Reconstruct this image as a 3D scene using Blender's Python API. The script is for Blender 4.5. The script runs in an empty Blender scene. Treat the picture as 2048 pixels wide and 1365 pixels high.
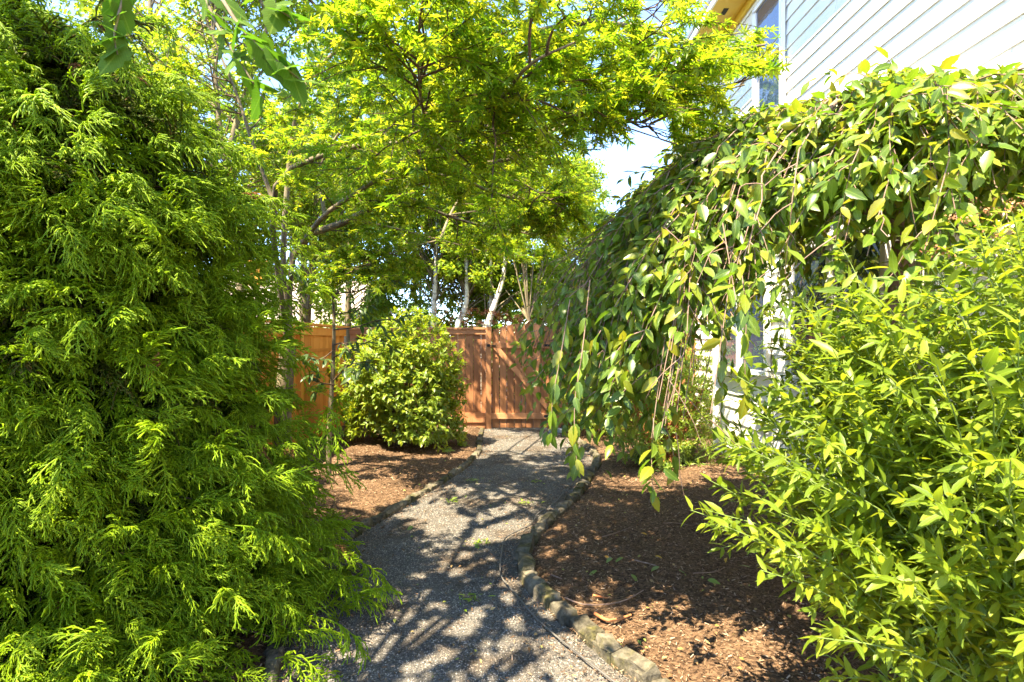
import bpy, math
import numpy as np
from mathutils import Matrix, Vector

R = math.radians
rng = np.random.default_rng(7)
SC = bpy.context.scene
COL = SC.collection

# ------------------------------------------------------------------ camera, sky, sun, exposure
CAMZ = 1.56
F = 1138.0                                   # focal length in photograph pixels (20 mm on 36 mm)
cam = bpy.data.cameras.new('camera')
cam.lens = 20.0; cam.sensor_width = 36.0; cam.clip_start = 0.05; cam.clip_end = 2000.0
cam.dof.use_dof = True; cam.dof.focus_distance = 4.5; cam.dof.aperture_fstop = 9.0
camo = bpy.data.objects.new('camera', cam); COL.objects.link(camo)
camo.location = (0, 0, CAMZ); camo.rotation_euler = (R(90), 0, 0)
SC.camera = camo

SUN_EL, SUN_AZ = R(60), R(218)               # azimuth clockwise from +Y (straight ahead)
world = bpy.data.worlds.new('World'); SC.world = world; world.use_nodes = True
wn = world.node_tree
sky = wn.nodes.new('ShaderNodeTexSky'); sky.sky_type = 'NISHITA'; sky.sun_disc = False
sky.sun_elevation = SUN_EL; sky.sun_rotation = SUN_AZ
sky.air_density = 0.6; sky.dust_density = 0.0; sky.ozone_density = 1.2
wn.links.new(sky.outputs[0], wn.nodes['Background'].inputs[0])
wn.nodes['Background'].inputs[1].default_value = 0.15
sl = bpy.data.lights.new('sun', 'SUN'); sl.energy = 3.9; sl.angle = R(0.5); sl.color = (1.0, 0.88, 0.64)
so = bpy.data.objects.new('sun', sl); COL.objects.link(so)
sd = Vector((math.sin(SUN_AZ)*math.cos(SUN_EL), math.cos(SUN_AZ)*math.cos(SUN_EL), math.sin(SUN_EL)))
so.rotation_euler = sd.to_track_quat('Z', 'Y').to_euler(); so.location = sd*30
SC.view_settings.view_transform = 'Standard'; SC.view_settings.look = 'None'
SC.view_settings.exposure = 2.85; SC.view_settings.gamma = 1.0
SC.cycles.max_bounces = 8; SC.cycles.diffuse_bounces = 5; SC.cycles.transmission_bounces = 6
SC.cycles.use_denoising = True
SC.cycles.sample_clamp_indirect = 8.0


def P(x, y, Y):                              # a direction in the picture at depth Y -> world point
    return np.array([(x-1024)*Y/F, Y, CAMZ-(y-682.5)*Y/F])

# ------------------------------------------------------------------ object helpers
def link(o, parent=None):
    COL.objects.link(o)
    if parent is not None: o.parent = parent
    return o

def tag(o, label=None, cat=None, group=None, kind=None):
    if label: o['label'] = label
    if cat: o['category'] = cat
    if group: o['group'] = group
    if kind: o['kind'] = kind
    return o

def empty(name, loc=(0, 0, 0), label=None, cat=None, group=None, kind=None):
    o = bpy.data.objects.new(name, None); o.empty_display_size = 0.1
    o.location = loc; link(o); bpy.context.view_layer.update()
    return tag(o, label, cat, group, kind)

def rootloc(parent):
    p = np.zeros(3)
    while parent is not None: p = p+np.array(parent.location); parent = parent.parent
    return p

def mesh_np(name, V, tris=None, quads=None, uv=None, smooth=True):
    me = bpy.data.meshes.new(name)
    V = np.asarray(V, np.float32).reshape(-1, 3)
    nt = 0 if tris is None else len(tris); nq = 0 if quads is None else len(quads)
    me.vertices.add(len(V)); me.vertices.foreach_set('co', V.ravel())
    li = []
    if nt: li.append(np.asarray(tris, np.int32).ravel())
    if nq: li.append(np.asarray(quads, np.int32).ravel())
    li = np.concatenate(li)
    me.loops.add(len(li)); me.loops.foreach_set('vertex_index', li)
    st = np.concatenate([np.arange(nt)*3, nt*3+np.arange(nq)*4]).astype(np.int32)
    me.polygons.add(nt+nq); me.polygons.foreach_set('loop_start', st)
    if uv is not None:
        ul = me.uv_layers.new(name='UVMap')
        ul.data.foreach_set('uv', np.asarray(uv, np.float32)[li].ravel())
    me.update(calc_edges=True)
    me.polygons.foreach_set('use_smooth', np.full(nt+nq, bool(smooth)))
    return me

def obj(name, me, mat=None, parent=None, loc=(0, 0, 0)):
    if mat is not None and len(me.materials) == 0: me.materials.append(mat)
    o = bpy.data.objects.new(name, me); o.location = loc
    return link(o, parent)

_boxes = {}
def box_mesh(dx, dy, dz, mat):
    key = (round(dx, 4), round(dy, 4), round(dz, 4), mat.name)
    if key not in _boxes:
        x, y, z = dx/2, dy/2, dz/2
        V = [(-x,-y,-z),(x,-y,-z),(x,y,-z),(-x,y,-z),(-x,-y,z),(x,-y,z),(x,y,z),(-x,y,z)]
        Q = [(0,3,2,1),(4,5,6,7),(0,1,5,4),(1,2,6,5),(2,3,7,6),(3,0,4,7)]
        me = mesh_np('box', V, quads=Q, smooth=False); me.materials.append(mat); _boxes[key] = me
    return _boxes[key]

def board(name, parent, c, d, mat, rot=(0, 0, 0)):
    """a box part: world centre c, size d"""
    p = np.asarray(c, float)-rootloc(parent)
    o = obj(name, box_mesh(d[0], d[1], d[2], mat), None, parent, p)
    o.rotation_euler = rot
    return o

def prism(name, poly, axis, a, b, mat, parent=None):
    """polygon (list of 2-D points) extruded between a and b along axis 'x', 'y' or 'z' (world coordinates)"""
    n = len(poly); V = []
    for t in (a, b):
        for (u, v) in poly:
            V.append({'x': (t, u, v), 'y': (u, t, v), 'z': (u, v, t)}[axis])
    me = bpy.data.meshes.new(name)
    off = rootloc(parent)
    V = [tuple(np.array(q)-off) for q in V]
    me.from_pydata(V, [], [tuple(range(n)), tuple(range(2*n-1, n-1, -1))]+[(i, i+n, (i+1) % n+n, (i+1) % n) for i in range(n)])
    import bmesh
    bm = bmesh.new(); bm.from_mesh(me); bmesh.ops.recalc_face_normals(bm, faces=bm.faces); bm.to_mesh(me); bm.free()
    return obj(name, me, mat, parent)

# ------------------------------------------------------------------ curves and tubes (numpy)
def nrm(a):
    return a/np.maximum(np.linalg.norm(a, axis=-1, keepdims=True), 1e-9)

def smooth(ctrl, K):
    c = np.asarray(ctrl, float)
    c = np.vstack([2*c[0]-c[1], c, 2*c[-1]-c[-2]])
    n = len(c)-3; out = []
    for s in np.linspace(0, n-1e-6, K):
        i = int(s); t = s-i; p0, p1, p2, p3 = c[i:i+4]
        out.append(.5*((2*p1)+(-p0+p2)*t+(2*p0-5*p1+4*p2-p3)*t*t+(-p0+3*p1-3*p2+p3)*t**3))
    return np.array(out)

def tubes(Pl, rad, sides=5):
    """Pl (S,K,3), rad (S,K) -> verts, quads"""
    S, K, _ = Pl.shape
    T = nrm(np.gradient(Pl, axis=1))
    ref = np.where(np.abs(T[..., 2:3]) > .9, np.array([1., 0, 0]), np.array([0, 0, 1.]))
    A = nrm(np.cross(T, ref)); B = np.cross(T, A)
    ang = np.arange(sides)*2*math.pi/sides
    V = Pl[:, :, None, :]+rad[:, :, None, None]*(A[:, :, None, :]*np.cos(ang)[:, None]+B[:, :, None, :]*np.sin(ang)[:, None])
    V = V.reshape(-1, 3)
    s, k, j = np.meshgrid(np.arange(S), np.arange(K-1), np.arange(sides), indexing='ij')
    b = (s*K+k)*sides
    q = np.stack([b+j, b+(j+1) % sides, b+sides+(j+1) % sides, b+sides+j], -1).reshape(-1, 4)
    return V, q

class Tubes:
    def __init__(s): s.V = []; s.Q = []; s.n = 0
    def add(s, Pl, r0, r1, sides=5):
        Pl = np.asarray(Pl, float)
        if Pl.ndim == 2: Pl = Pl[None]
        S, K = Pl.shape[:2]
        r0 = np.broadcast_to(np.asarray(r0, float), (S,)); r1 = np.broadcast_to(np.asarray(r1, float), (S,))
        t = np.linspace(0, 1, K)
        V, q = tubes(Pl, r0[:, None]*(1-t)+r1[:, None]*t, sides)
        s.V.append(V); s.Q.append(q+s.n); s.n += len(V)
    def build(s, name, mat, parent=None, kind=None):
        if not s.V: return None
        me = mesh_np(name, np.concatenate(s.V)-rootloc(parent), quads=np.concatenate(s.Q))
        return tag(obj(name, me, mat, parent), kind=kind)

def along(Pl, t):
    """Pl (S,K,3), t (S,n) -> positions, tangents (S,n,3)"""
    K = Pl.shape[1]
    f = np.clip(t, 0, .9999)*(K-1); i = f.astype(int); u = (f-i)[..., None]
    s = np.arange(len(Pl))[:, None]
    a, b = Pl[s, i], Pl[s, i+1]
    return a+(b-a)*u, nrm(b-a)

def perp(T):
    r = rng.normal(size=T.shape)
    return nrm(r-(r*T).sum(-1, keepdims=True)*T)

def sprout(Pl, n, t0, t1, L, A, K=5, flat=1.0, up=0.0, grav=0.0, wob=.06):
    """n side branches on each polyline"""
    S = len(Pl)
    t = t0+(t1-t0)*((np.arange(n)[None]+rng.random((S, n)))/n)
    p, T = along(Pl, t); p = p.reshape(-1, 3); T = T.reshape(-1, 3)
    a = rng.uniform(A[0], A[1], len(p))[:, None]
    d = T*np.cos(a)+perp(T)*np.sin(a)
    d[:, 2] = d[:, 2]*flat+up
    d = nrm(d)
    ln = (rng.uniform(L[0], L[1], len(p))*(1.1-.5*t.ravel()))[:, None, None]
    s = np.linspace(0, 1, K)[None, :, None]
    out = p[:, None]+d[:, None]*s*ln+np.array([0, 0, -1.])*grav*s*s*ln
    w = rng.normal(size=out.shape)*wob*ln*s
    w[:, 0] = 0
    return out+w

# ------------------------------------------------------------------ materials
def nodes(name):
    m = bpy.data.materials.new(name); m.use_nodes = True
    nt = m.node_tree; nt.nodes.clear()
    out = nt.nodes.new('ShaderNodeOutputMaterial')
    return m, nt, out

def N(nt, t, **kw):
    n = nt.nodes.new(t)
    for k, v in kw.items(): setattr(n, k, v)
    return n

def ramp(nt, cols, pos=None, interp='LINEAR'):
    r = nt.nodes.new('ShaderNodeValToRGB'); e = r.color_ramp.elements; r.color_ramp.interpolation = interp
    pos = pos or [i/(len(cols)-1) for i in range(len(cols))]
    while len(e) < len(cols): e.new(.5)
    for el, c, p in zip(e, cols, pos): el.position = p; el.color = (*c, 1)
    return r

def noise(nt, vec, scale, detail=4, rough=.6):
    n = nt.nodes.new('ShaderNodeTexNoise'); n.inputs['Scale'].default_value = scale
    n.inputs['Detail'].default_value = detail; n.inputs['Roughness'].default_value = rough
    if vec is not None: nt.links.new(vec, n.inputs['Vector'])
    return n

def math_n(nt, op, a, b=None):
    n = nt.nodes.new('ShaderNodeMath'); n.operation = op
    for i, v in ((0, a), (1, b)):
        if v is None: continue
        if isinstance(v, (int, float)): n.inputs[i].default_value = v
        else: nt.links.new(v, n.inputs[i])
    return n.outputs[0]

def leaf_mat(name, cols, tcols, trans=.42, rough=.42, spec=.4, veins=False):
    m, nt, out = nodes(name); L = nt.links.new
    g = N(nt, 'ShaderNodeNewGeometry'); oi = N(nt, 'ShaderNodeObjectInfo')
    rnd = math_n(nt, 'FRACT', math_n(nt, 'ADD', g.outputs['Random Per Island'], oi.outputs['Random']))
    r1 = ramp(nt, cols); r2 = ramp(nt, tcols)
    L(rnd, r1.inputs[0]); L(rnd, r2.inputs[0])
    c1, c2 = r1.outputs[0], r2.outputs[0]
    bs = N(nt, 'ShaderNodeBsdfPrincipled')
    bs.inputs['Roughness'].default_value = rough
    bs.inputs['Specular IOR Level'].default_value = spec
    if veins:
        uv = N(nt, 'ShaderNodeTexCoord'); sp = N(nt, 'ShaderNodeSeparateXYZ'); L(uv.outputs['UV'], sp.inputs[0])
        au = math_n(nt, 'ABSOLUTE', math_n(nt, 'SUBTRACT', sp.outputs[0], .5))
        ph = math_n(nt, 'SUBTRACT', math_n(nt, 'MULTIPLY', sp.outputs[1], 9.0), math_n(nt, 'MULTIPLY', au, 7.0))
        w = math_n(nt, 'ABSOLUTE', math_n(nt, 'SUBTRACT', math_n(nt, 'FRACT', ph), .5))
        side = math_n(nt, 'LESS_THAN', w, .07)
        mid = math_n(nt, 'LESS_THAN', au, .035)
        v = math_n(nt, 'MAXIMUM', math_n(nt, 'MULTIPLY', side, .35), math_n(nt, 'MULTIPLY', mid, .7))
        mx = N(nt, 'ShaderNodeMix'); mx.data_type = 'RGBA'; L(v, mx.inputs[0]); L(c1, mx.inputs[6])
        mx.inputs[7].default_value = (.22, .31, .045, 1); c1 = mx.outputs[2]
        bp = N(nt, 'ShaderNodeBump'); bp.inputs['Strength'].default_value = .5; bp.inputs['Distance'].default_value = .003
        bp.invert = True
        L(v, bp.inputs['Height']); L(bp.outputs[0], bs.inputs['Normal'])
    L(c1, bs.inputs['Base Color'])
    tr = N(nt, 'ShaderNodeBsdfTranslucent'); L(c2, tr.inputs[0])
    mix = N(nt, 'ShaderNodeMixShader'); mix.inputs[0].default_value = trans
    L(bs.outputs[0], mix.inputs[1]); L(tr.outputs[0], mix.inputs[2]); L(mix.outputs[0], out.inputs[0])
    return m

def bark_mat(name, cols, scale=14, stretch=(1, 1, .25), bump=.6, spots=None):
    m, nt, out = nodes(name); L = nt.links.new
    tc = N(nt, 'ShaderNodeTexCoord'); mp = N(nt, 'ShaderNodeMapping'); mp.inputs['Scale'].default_value = stretch
    L(tc.outputs['Object'], mp.inputs[0])
    n = noise(nt, mp.outputs[0], scale, 6, .65)
    r = ramp(nt, cols, [.3+.4*i/(len(cols)-1) for i in range(len(cols))]); L(n.outputs[0], r.inputs[0])
    bs = N(nt, 'ShaderNodeBsdfPrincipled'); bs.inputs['Roughness'].default_value = .85
    bs.inputs['Specular IOR Level'].default_value = .2
    L(r.outputs[0], bs.inputs['Base Color'])
    b = N(nt, 'ShaderNodeBump'); b.inputs['Strength'].default_value = bump; b.inputs['Distance'].default_value = .01
    L(n.outputs[0], b.inputs['Height']); L(b.outputs[0], bs.inputs['Normal']); L(bs.outputs[0], out.inputs[0])
    return m

def wood_mat(name, cols, stretch=(30, 30, 1.2), rough=.75):
    m, nt, out = nodes(name); L = nt.links.new
    tc = N(nt, 'ShaderNodeTexCoord'); oi = N(nt, 'ShaderNodeObjectInfo')
    va = N(nt, 'ShaderNodeVectorMath'); va.operation = 'ADD'
    sc = math_n(nt, 'MULTIPLY', oi.outputs['Random'], 37.0)
    L(tc.outputs['Object'], va.inputs[0]); L(sc, va.inputs[1])
    mp = N(nt, 'ShaderNodeMapping'); mp.inputs['Scale'].default_value = stretch; L(va.outputs[0], mp.inputs[0])
    n = noise(nt, mp.outputs[0], 1.6, 7, .62)
    n2 = noise(nt, va.outputs[0], 2.3, 3, .5)
    f = math_n(nt, 'ADD', math_n(nt, 'MULTIPLY', n.outputs[0], .55), math_n(nt, 'MULTIPLY', n2.outputs[0], .3))
    f = math_n(nt, 'ADD', f, math_n(nt, 'MULTIPLY', math_n(nt, 'SUBTRACT', oi.outputs['Random'], .35), .35))
    mk = N(nt, 'ShaderNodeMapping'); mk.inputs['Scale'].default_value = (5, 5, 2.2); L(va.outputs[0], mk.inputs[0])
    vo = N(nt, 'ShaderNodeTexVoronoi'); vo.inputs['Scale'].default_value = 1.0; L(mk.outputs[0], vo.inputs['Vector'])
    kn = ramp(nt, [(1, 1, 1), (0, 0, 0)], [.05, .13]); L(vo.outputs['Distance'], kn.inputs[0])
    f = math_n(nt, 'SUBTRACT', f, math_n(nt, 'MULTIPLY', kn.outputs[0], .35))
    r = ramp(nt, cols, [.2+.6*i/(len(cols)-1) for i in range(len(cols))]); L(f, r.inputs[0])
    bs = N(nt, 'ShaderNodeBsdfPrincipled'); bs.inputs['Roughness'].default_value = rough
    bs.inputs['Specular IOR Level'].default_value = .25
    L(r.outputs[0], bs.inputs['Base Color'])
    b = N(nt, 'ShaderNodeBump'); b.inputs['Strength'].default_value = .35; b.inputs['Distance'].default_value = .004
    L(n.outputs[0], b.inputs['Height']); L(b.outputs[0], bs.inputs['Normal']); L(bs.outputs[0], out.inputs[0])
    return m

def plain(name, col, rough=.6, metal=0., var=.0, scale=8., spec=.4, bump=0.):
    m, nt, out = nodes(name); L = nt.links.new
    bs = N(nt, 'ShaderNodeBsdfPrincipled'); bs.inputs['Roughness'].default_value = rough
    bs.inputs['Metallic'].default_value = metal; bs.inputs['Specular IOR Level'].default_value = spec
    tc = N(nt, 'ShaderNodeTexCoord'); n = noise(nt, tc.outputs['Object'], scale, 5, .6)
    c = np.array(col)
    r = ramp(nt, [tuple(c*(1-var)), tuple(np.minimum(c*(1+var), 1))], [.3, .7]); L(n.outputs[0], r.inputs[0])
    L(r.outputs[0], bs.inputs['Base Color'])
    if bump:
        b = N(nt, 'ShaderNodeBump'); b.inputs['Strength'].default_value = bump; b.inputs['Distance'].default_value = .01
        L(n.outputs[0], b.inputs['Height']); L(b.outputs[0], bs.inputs['Normal'])
    L(bs.outputs[0], out.inputs[0])
    return m

def island_mat(name, cols, rough=.8, pos=None):
    """loose pieces, each with its own colour"""
    m, nt, out = nodes(name); L = nt.links.new
    g = N(nt, 'ShaderNodeNewGeometry'); oi = N(nt, 'ShaderNodeObjectInfo')
    rnd = math_n(nt, 'FRACT', math_n(nt, 'ADD', g.outputs['Random Per Island'], oi.outputs['Random']))
    r = ramp(nt, cols, pos); L(rnd, r.inputs[0])
    bs = N(nt, 'ShaderNodeBsdfPrincipled'); bs.inputs['Roughness'].default_value = rough
    bs.inputs['Specular IOR Level'].default_value = .25
    L(r.outputs[0], bs.inputs['Base Color']); L(bs.outputs[0], out.inputs[0])
    return m

def ground_mat(name, cols, s1, s2, bump=.8):
    m, nt, out = nodes(name); L = nt.links.new
    tc = N(nt, 'ShaderNodeTexCoord')
    n1 = noise(nt, tc.outputs['Object'], s1, 8, .75); n2 = noise(nt, tc.outputs['Object'], 1.1, 4, .6)
    vo = N(nt, 'ShaderNodeTexVoronoi'); vo.inputs['Scale'].default_value = s2; L(tc.outputs['Object'], vo.inputs['Vector'])
    sp = N(nt, 'ShaderNodeSeparateColor'); L(vo.outputs['Color'], sp.inputs[0])
    f = math_n(nt, 'ADD', math_n(nt, 'MULTIPLY', n1.outputs[0], .5), math_n(nt, 'MULTIPLY', sp.outputs[0], .35))
    f = math_n(nt, 'ADD', f, math_n(nt, 'MULTIPLY', math_n(nt, 'SUBTRACT', n2.outputs[0], .5), .35))
    r = ramp(nt, cols, [.15+.6*i/(len(cols)-1) for i in range(len(cols))]); L(f, r.inputs[0])
    bs = N(nt, 'ShaderNodeBsdfPrincipled'); bs.inputs['Roughness'].default_value = .9
    bs.inputs['Specular IOR Level'].default_value = .2
    L(r.outputs[0], bs.inputs['Base Color'])
    b = N(nt, 'ShaderNodeBump'); b.inputs['Strength'].default_value = bump; b.inputs['Distance'].default_value = .015
    L(f, b.inputs['Height']); L(b.outputs[0], bs.inputs['Normal']); L(bs.outputs[0], out.inputs[0])
    return m

M = {}
M['mulch'] = ground_mat('mulch', [(.025,.014,.008),(.082,.046,.024),(.155,.092,.050),(.25,.16,.10)], 60, 70)
M['gravel'] = ground_mat('gravel', [(.035,.031,.027),(.085,.077,.068),(.145,.13,.112),(.23,.20,.17)], 70, 150)
def dirty(m):
    nt = m.node_tree; L = nt.links.new
    bs = [n for n in nt.nodes if n.type == 'BSDF_PRINCIPLED'][0]; src = bs.inputs['Base Color'].links[0].from_socket
    g = N(nt, 'ShaderNodeNewGeometry'); n = noise(nt, g.outputs['Position'], 1.7, 6, .7)
    r = ramp(nt, [(0, 0, 0), (1, 1, 1)], [.46, .66]); L(n.outputs[0], r.inputs[0])
    mx = N(nt, 'ShaderNodeMix'); mx.data_type = 'RGBA'; mx.blend_type = 'MULTIPLY'; L(r.outputs[0], mx.inputs[0]); L(src, mx.inputs[6])
    mx.inputs[7].default_value = (.62, .50, .40, 1); L(mx.outputs[2], bs.inputs['Base Color'])
dirty(M['gravel'])
M['chips'] = island_mat('chips', [(.032,.018,.010),(.09,.049,.024),(.155,.088,.046),(.23,.135,.08),(.38,.27,.18)])
M['pebbles'] = island_mat('pebbles', [(.04,.038,.035),(.085,.078,.07),(.135,.122,.107),(.20,.174,.148),(.33,.30,.26)])
dirty(M['pebbles'])
M['fence'] = wood_mat('fence_wood', [(.19,.075,.030),(.34,.145,.060),(.47,.22,.105)])
M['fence_old'] = wood_mat('fence_orange_wood', [(.45,.16,.020),(.64,.25,.035),(.78,.36,.07)])
M['fence_rail'] = wood_mat('fence_rail_wood', [(.26,.105,.045),(.42,.185,.08),(.54,.26,.125)], (1.2, 30, 30))
M['siding'] = plain('siding_paint', (.80,.775,.70), .55, var=.03, scale=3, bump=.03)
M['trim'] = plain('trim_paint', (.82,.81,.78), .45, var=.02, scale=4)
M['soffit'] = plain('soffit_bounce_paint', (.70,.47,.06), .6, var=.04, scale=4)  # cream paint, with warm bounce light painted in as saturated yellow
M['shadow_gap'] = plain('dark_vent', (.03,.028,.02), .8)
M['shingle'] = plain('grey_shingle', (.17,.165,.175), .9, var=.3, scale=40)
M['tan_roof'] = plain('tan_shingle', (.50,.40,.33), .9, var=.2, scale=30)
M['iron'] = plain('black_iron', (.02,.02,.022), .5, .6)
M['hose'] = plain('grey_tubing', (.11,.10,.09), .6, var=.25)
M['bark'] = bark_mat('grey_green_bark', [(.07,.055,.032),(.16,.125,.075),(.26,.22,.13)])
M['twig'] = bark_mat('brown_twig', [(.05,.030,.018),(.13,.085,.05)], 30)
M['cherry_bark'] = bark_mat('cherry_bark', [(.14,.085,.06),(.30,.20,.15)], 30)
M['birch'] = bark_mat('birch_bark', [(.06,.05,.04),(.62,.57,.47),(.74,.69,.58)], 5, (1.2, 1.2, 4.0), .3)
M['red_bark'] = bark_mat('orange_brown_bark', [(.13,.045,.018),(.32,.12,.045),(.45,.20,.08)], 12)
M['green_stem'] = plain('green_stem', (.16,.22,.05), .6, var=.2)

def glass_mat(name, tint):
    m, nt, out = nodes(name); L = nt.links.new
    bs = N(nt, 'ShaderNodeBsdfPrincipled'); bs.inputs['Base Color'].default_value = (*tint, 1)
    bs.inputs['Roughness'].default_value = .03; bs.inputs['Specular IOR Level'].default_value = 1.0
    bs.inputs['IOR'].default_value = 1.9
    tc = N(nt, 'ShaderNodeTexCoord'); n = noise(nt, tc.outputs['Object'], 2.2, 2, .5)
    b = N(nt, 'ShaderNodeBump'); b.inputs['Strength'].default_value = .06; b.inputs['Distance'].default_value = .05
    L(n.outputs[0], b.inputs['Height']); L(b.outputs[0], bs.inputs['Normal']); L(bs.outputs[0], out.inputs[0])
    return m
M['glass'] = glass_mat('window_glass', (.035, .055, .10))

def stone_mat():
    m, nt, out = nodes('mossy_stone'); L = nt.links.new
    tc = N(nt, 'ShaderNodeTexCoord'); oi = N(nt, 'ShaderNodeObjectInfo'); g = N(nt, 'ShaderNodeNewGeometry')
    n1 = noise(nt, g.outputs['Position'], 26, 7, .7); n2 = noise(nt, g.outputs['Position'], 5.5, 4, .6)
    f = math_n(nt, 'ADD', n1.outputs[0], math_n(nt, 'MULTIPLY', math_n(nt, 'SUBTRACT', oi.outputs['Random'], .5), .25))
    r = ramp(nt, [(.045,.038,.026),(.11,.094,.066),(.20,.17,.125)], [.3,.5,.72]); L(f, r.inputs[0])
    moss = ramp(nt, [(0,0,0),(1,1,1)], [.48,.62]); L(n2.outputs[0], moss.inputs[0])
    mx = N(nt, 'ShaderNodeMix'); mx.data_type = 'RGBA'; L(math_n(nt, 'MULTIPLY', moss.outputs[0], .8), mx.inputs[0])
    L(r.outputs[0], mx.inputs[6])
    mc = ramp(nt, [(.025,.025,.007),(.08,.072,.016),(.18,.15,.02)], [.35,.55,.75]); L(n1.outputs[0], mc.inputs[0]); L(mc.outputs[0], mx.inputs[7])
    bs = N(nt, 'ShaderNodeBsdfPrincipled'); bs.inputs['Roughness'].default_value = .9
    bs.inputs['Specular IOR Level'].default_value = .2
    L(mx.outputs[2], bs.inputs['Base Color'])
    b = N(nt, 'ShaderNodeBump'); b.inputs['Strength'].default_value = .9; b.inputs['Distance'].default_value = .012
    L(n1.outputs[0], b.inputs['Height']); L(b.outputs[0], bs.inputs['Normal']); L(bs.outputs[0], out.inputs[0])
    return m
M['stone'] = stone_mat()

# foliage: reflected colours, transmitted colours
M['maple'] = leaf_mat('maple_leaf', [(.05,.11,.006),(.085,.16,.008),(.15,.21,.010)], [(.17,.335,.008),(.34,.49,.012),(.64,.615,.02)], .60, .45, .35)
M['cherry'] = leaf_mat('cherry_leaf', [(.045,.088,.008),(.08,.14,.010),(.14,.20,.012),(.24,.22,.013)], [(.14,.27,.012),(.22,.37,.014),(.34,.45,.018),(.50,.42,.02)], .38, .36, .5, True)
M['spirea'] = leaf_mat('spirea_leaf', [(.085,.135,.008),(.135,.195,.011),(.22,.265,.016)], [(.26,.40,.014),(.38,.49,.018),(.52,.55,.024)], .44, .42, .35, True)
M['viburnum'] = leaf_mat('viburnum_leaf', [(.09,.15,.012),(.16,.235,.015),(.29,.33,.02)], [(.24,.38,.014),(.42,.50,.016),(.60,.60,.02)], .40, .34, .5, True)
M['pieris'] = leaf_mat('pieris_leaf', [(.09,.16,.016),(.17,.25,.022),(.27,.33,.035)], [(.24,.40,.02),(.42,.52,.03)], .4, .4, .4)
M['sapling'] = leaf_mat('sapling_leaf', [(.022,.050,.012),(.040,.080,.016)], [(.07,.17,.012),(.12,.24,.016)], .3, .35, .5, True)
M['cypress'] = leaf_mat('cypress_thread', [(.13,.22,.004),(.21,.32,.006),(.33,.44,.009)], [(.34,.52,.006),(.54,.70,.010)], .45, .5, .3)
M['dead'] = leaf_mat('dead_spray', [(.16,.06,.02),(.24,.10,.03),(.30,.17,.06)], [(.2,.08,.02),(.3,.15,.04)], .3, .6, .2)
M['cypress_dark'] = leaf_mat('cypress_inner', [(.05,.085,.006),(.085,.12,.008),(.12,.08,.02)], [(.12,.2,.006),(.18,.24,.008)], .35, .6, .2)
M['bigleaf'] = leaf_mat('broad_leaf', [(.045,.10,.012),(.065,.13,.014),(.085,.15,.016)], [(.10,.24,.010),(.16,.32,.012)], .45, .65, .15, True)
M['birchleaf'] = leaf_mat('birch_leaf', [(.10,.18,.014),(.15,.24,.018),(.22,.28,.02)], [(.26,.44,.015),(.42,.54,.02),(.60,.62,.03)], .48, .45, .4)
M['greenleaf'] = leaf_mat('tree_leaf', [(.06,.13,.014),(.10,.18,.018),(.17,.24,.02)], [(.18,.36,.015),(.32,.48,.02),(.50,.56,.03)], .48, .45, .4)
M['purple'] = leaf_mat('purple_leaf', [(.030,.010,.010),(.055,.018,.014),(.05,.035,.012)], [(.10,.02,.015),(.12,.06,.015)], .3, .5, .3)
M['spruce'] = leaf_mat('blue_needles', [(.12,.19,.19),(.20,.28,.29)], [(.12,.20,.18),(.2,.3,.28)], .2, .5, .3)
M['seed'] = island_mat('dry_seed', [(.20,.075,.03),(.34,.15,.06),(.42,.24,.10)])
M['samara'] = leaf_mat('samara', [(.30,.22,.05),(.36,.17,.06),(.34,.32,.06)], [(.5,.4,.06),(.6,.3,.08)], .5)

# ------------------------------------------------------------------ leaf templates: y = tip, x = width, z = upper face
def ovate(w=.45, fold=.12, droop=.18, st=(0, .12, .35, .62, .85, 1.0), pw=None, serr=0., peak=.4):
    V, U, T = [], [], []
    for i, s in enumerate(st):
        hw = .5*w*(math.sin(math.pi*min(1, s**(math.log(.5)/math.log(peak))))**.85) if 0 < s < 1 else 0
        z = -droop*s*s
        if serr and 0 < s < 1: hw *= 1+serr*(1 if i % 2 else -1)
        if hw == 0:
            V.append((0, s, z)); U.append((.5, s))
        else:
            V += [(-hw, s, z+fold*hw), (0, s, z), (hw, s, z+fold*hw)]; U += [(.5-hw/w, s), (.5, s), (.5+hw/w, s)]
    n = len(st); idx = []; k = 0
    for i, s in enumerate(st):
        if i in (0, n-1): idx.append((k,)); k += 1
        else: idx.append((k, k+1, k+2)); k += 3
    for i in range(n-1):
        a, b = idx[i], idx[i+1]
        if len(a) == 1: T += [(a[0], b[1], b[0]), (a[0], b[2], b[1])]
        elif len(b) == 1: T += [(a[0], a[1], b[0]), (a[1], a[2], b[0])]
        else: T += [(a[0], a[1], b[1]), (a[0], b[1], b[0]), (a[1], a[2], b[2]), (a[1], b[2], b[1])]
    return np.array(V, float), np.array(T), np.array(U, float)

def maple_leaf(lobes=7, droop=.25, seed=0):
    r = np.random.default_rng(seed)
    V = [(0, 0, 0)]; T = []; U = [(.5, 0)]
    span = R(118)
    for i in range(lobes):
        a = -span+2*span*i/(lobes-1)+r.normal()*.05
        ln = [.34, .62, .9, 1.0, .9, .62, .34][i] if lobes == 7 else [.55, .88, 1.0, .88, .55][i]
        ln *= r.uniform(.92, 1.06)
        d = np.array([math.sin(a), math.cos(a)]); q = np.array([d[1], -d[0]])
        w = .115*ln**.5
        k = len(V)
        m = d*ln*.42
        for p2, zz in ((m-q*w, -droop*.12), (d*ln, -droop*ln*ln*r.uniform(.6, 1.3)), (m+q*w, -droop*.12)):
            V.append((p2[0], p2[1], zz)); U.append((.5, .5))
        T += [(0, k+2, k+1), (0, k+1, k)]
    V = np.array(V, float); V[:, 1] += .0
    return V, np.array(T), np.array(U, float)

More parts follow.
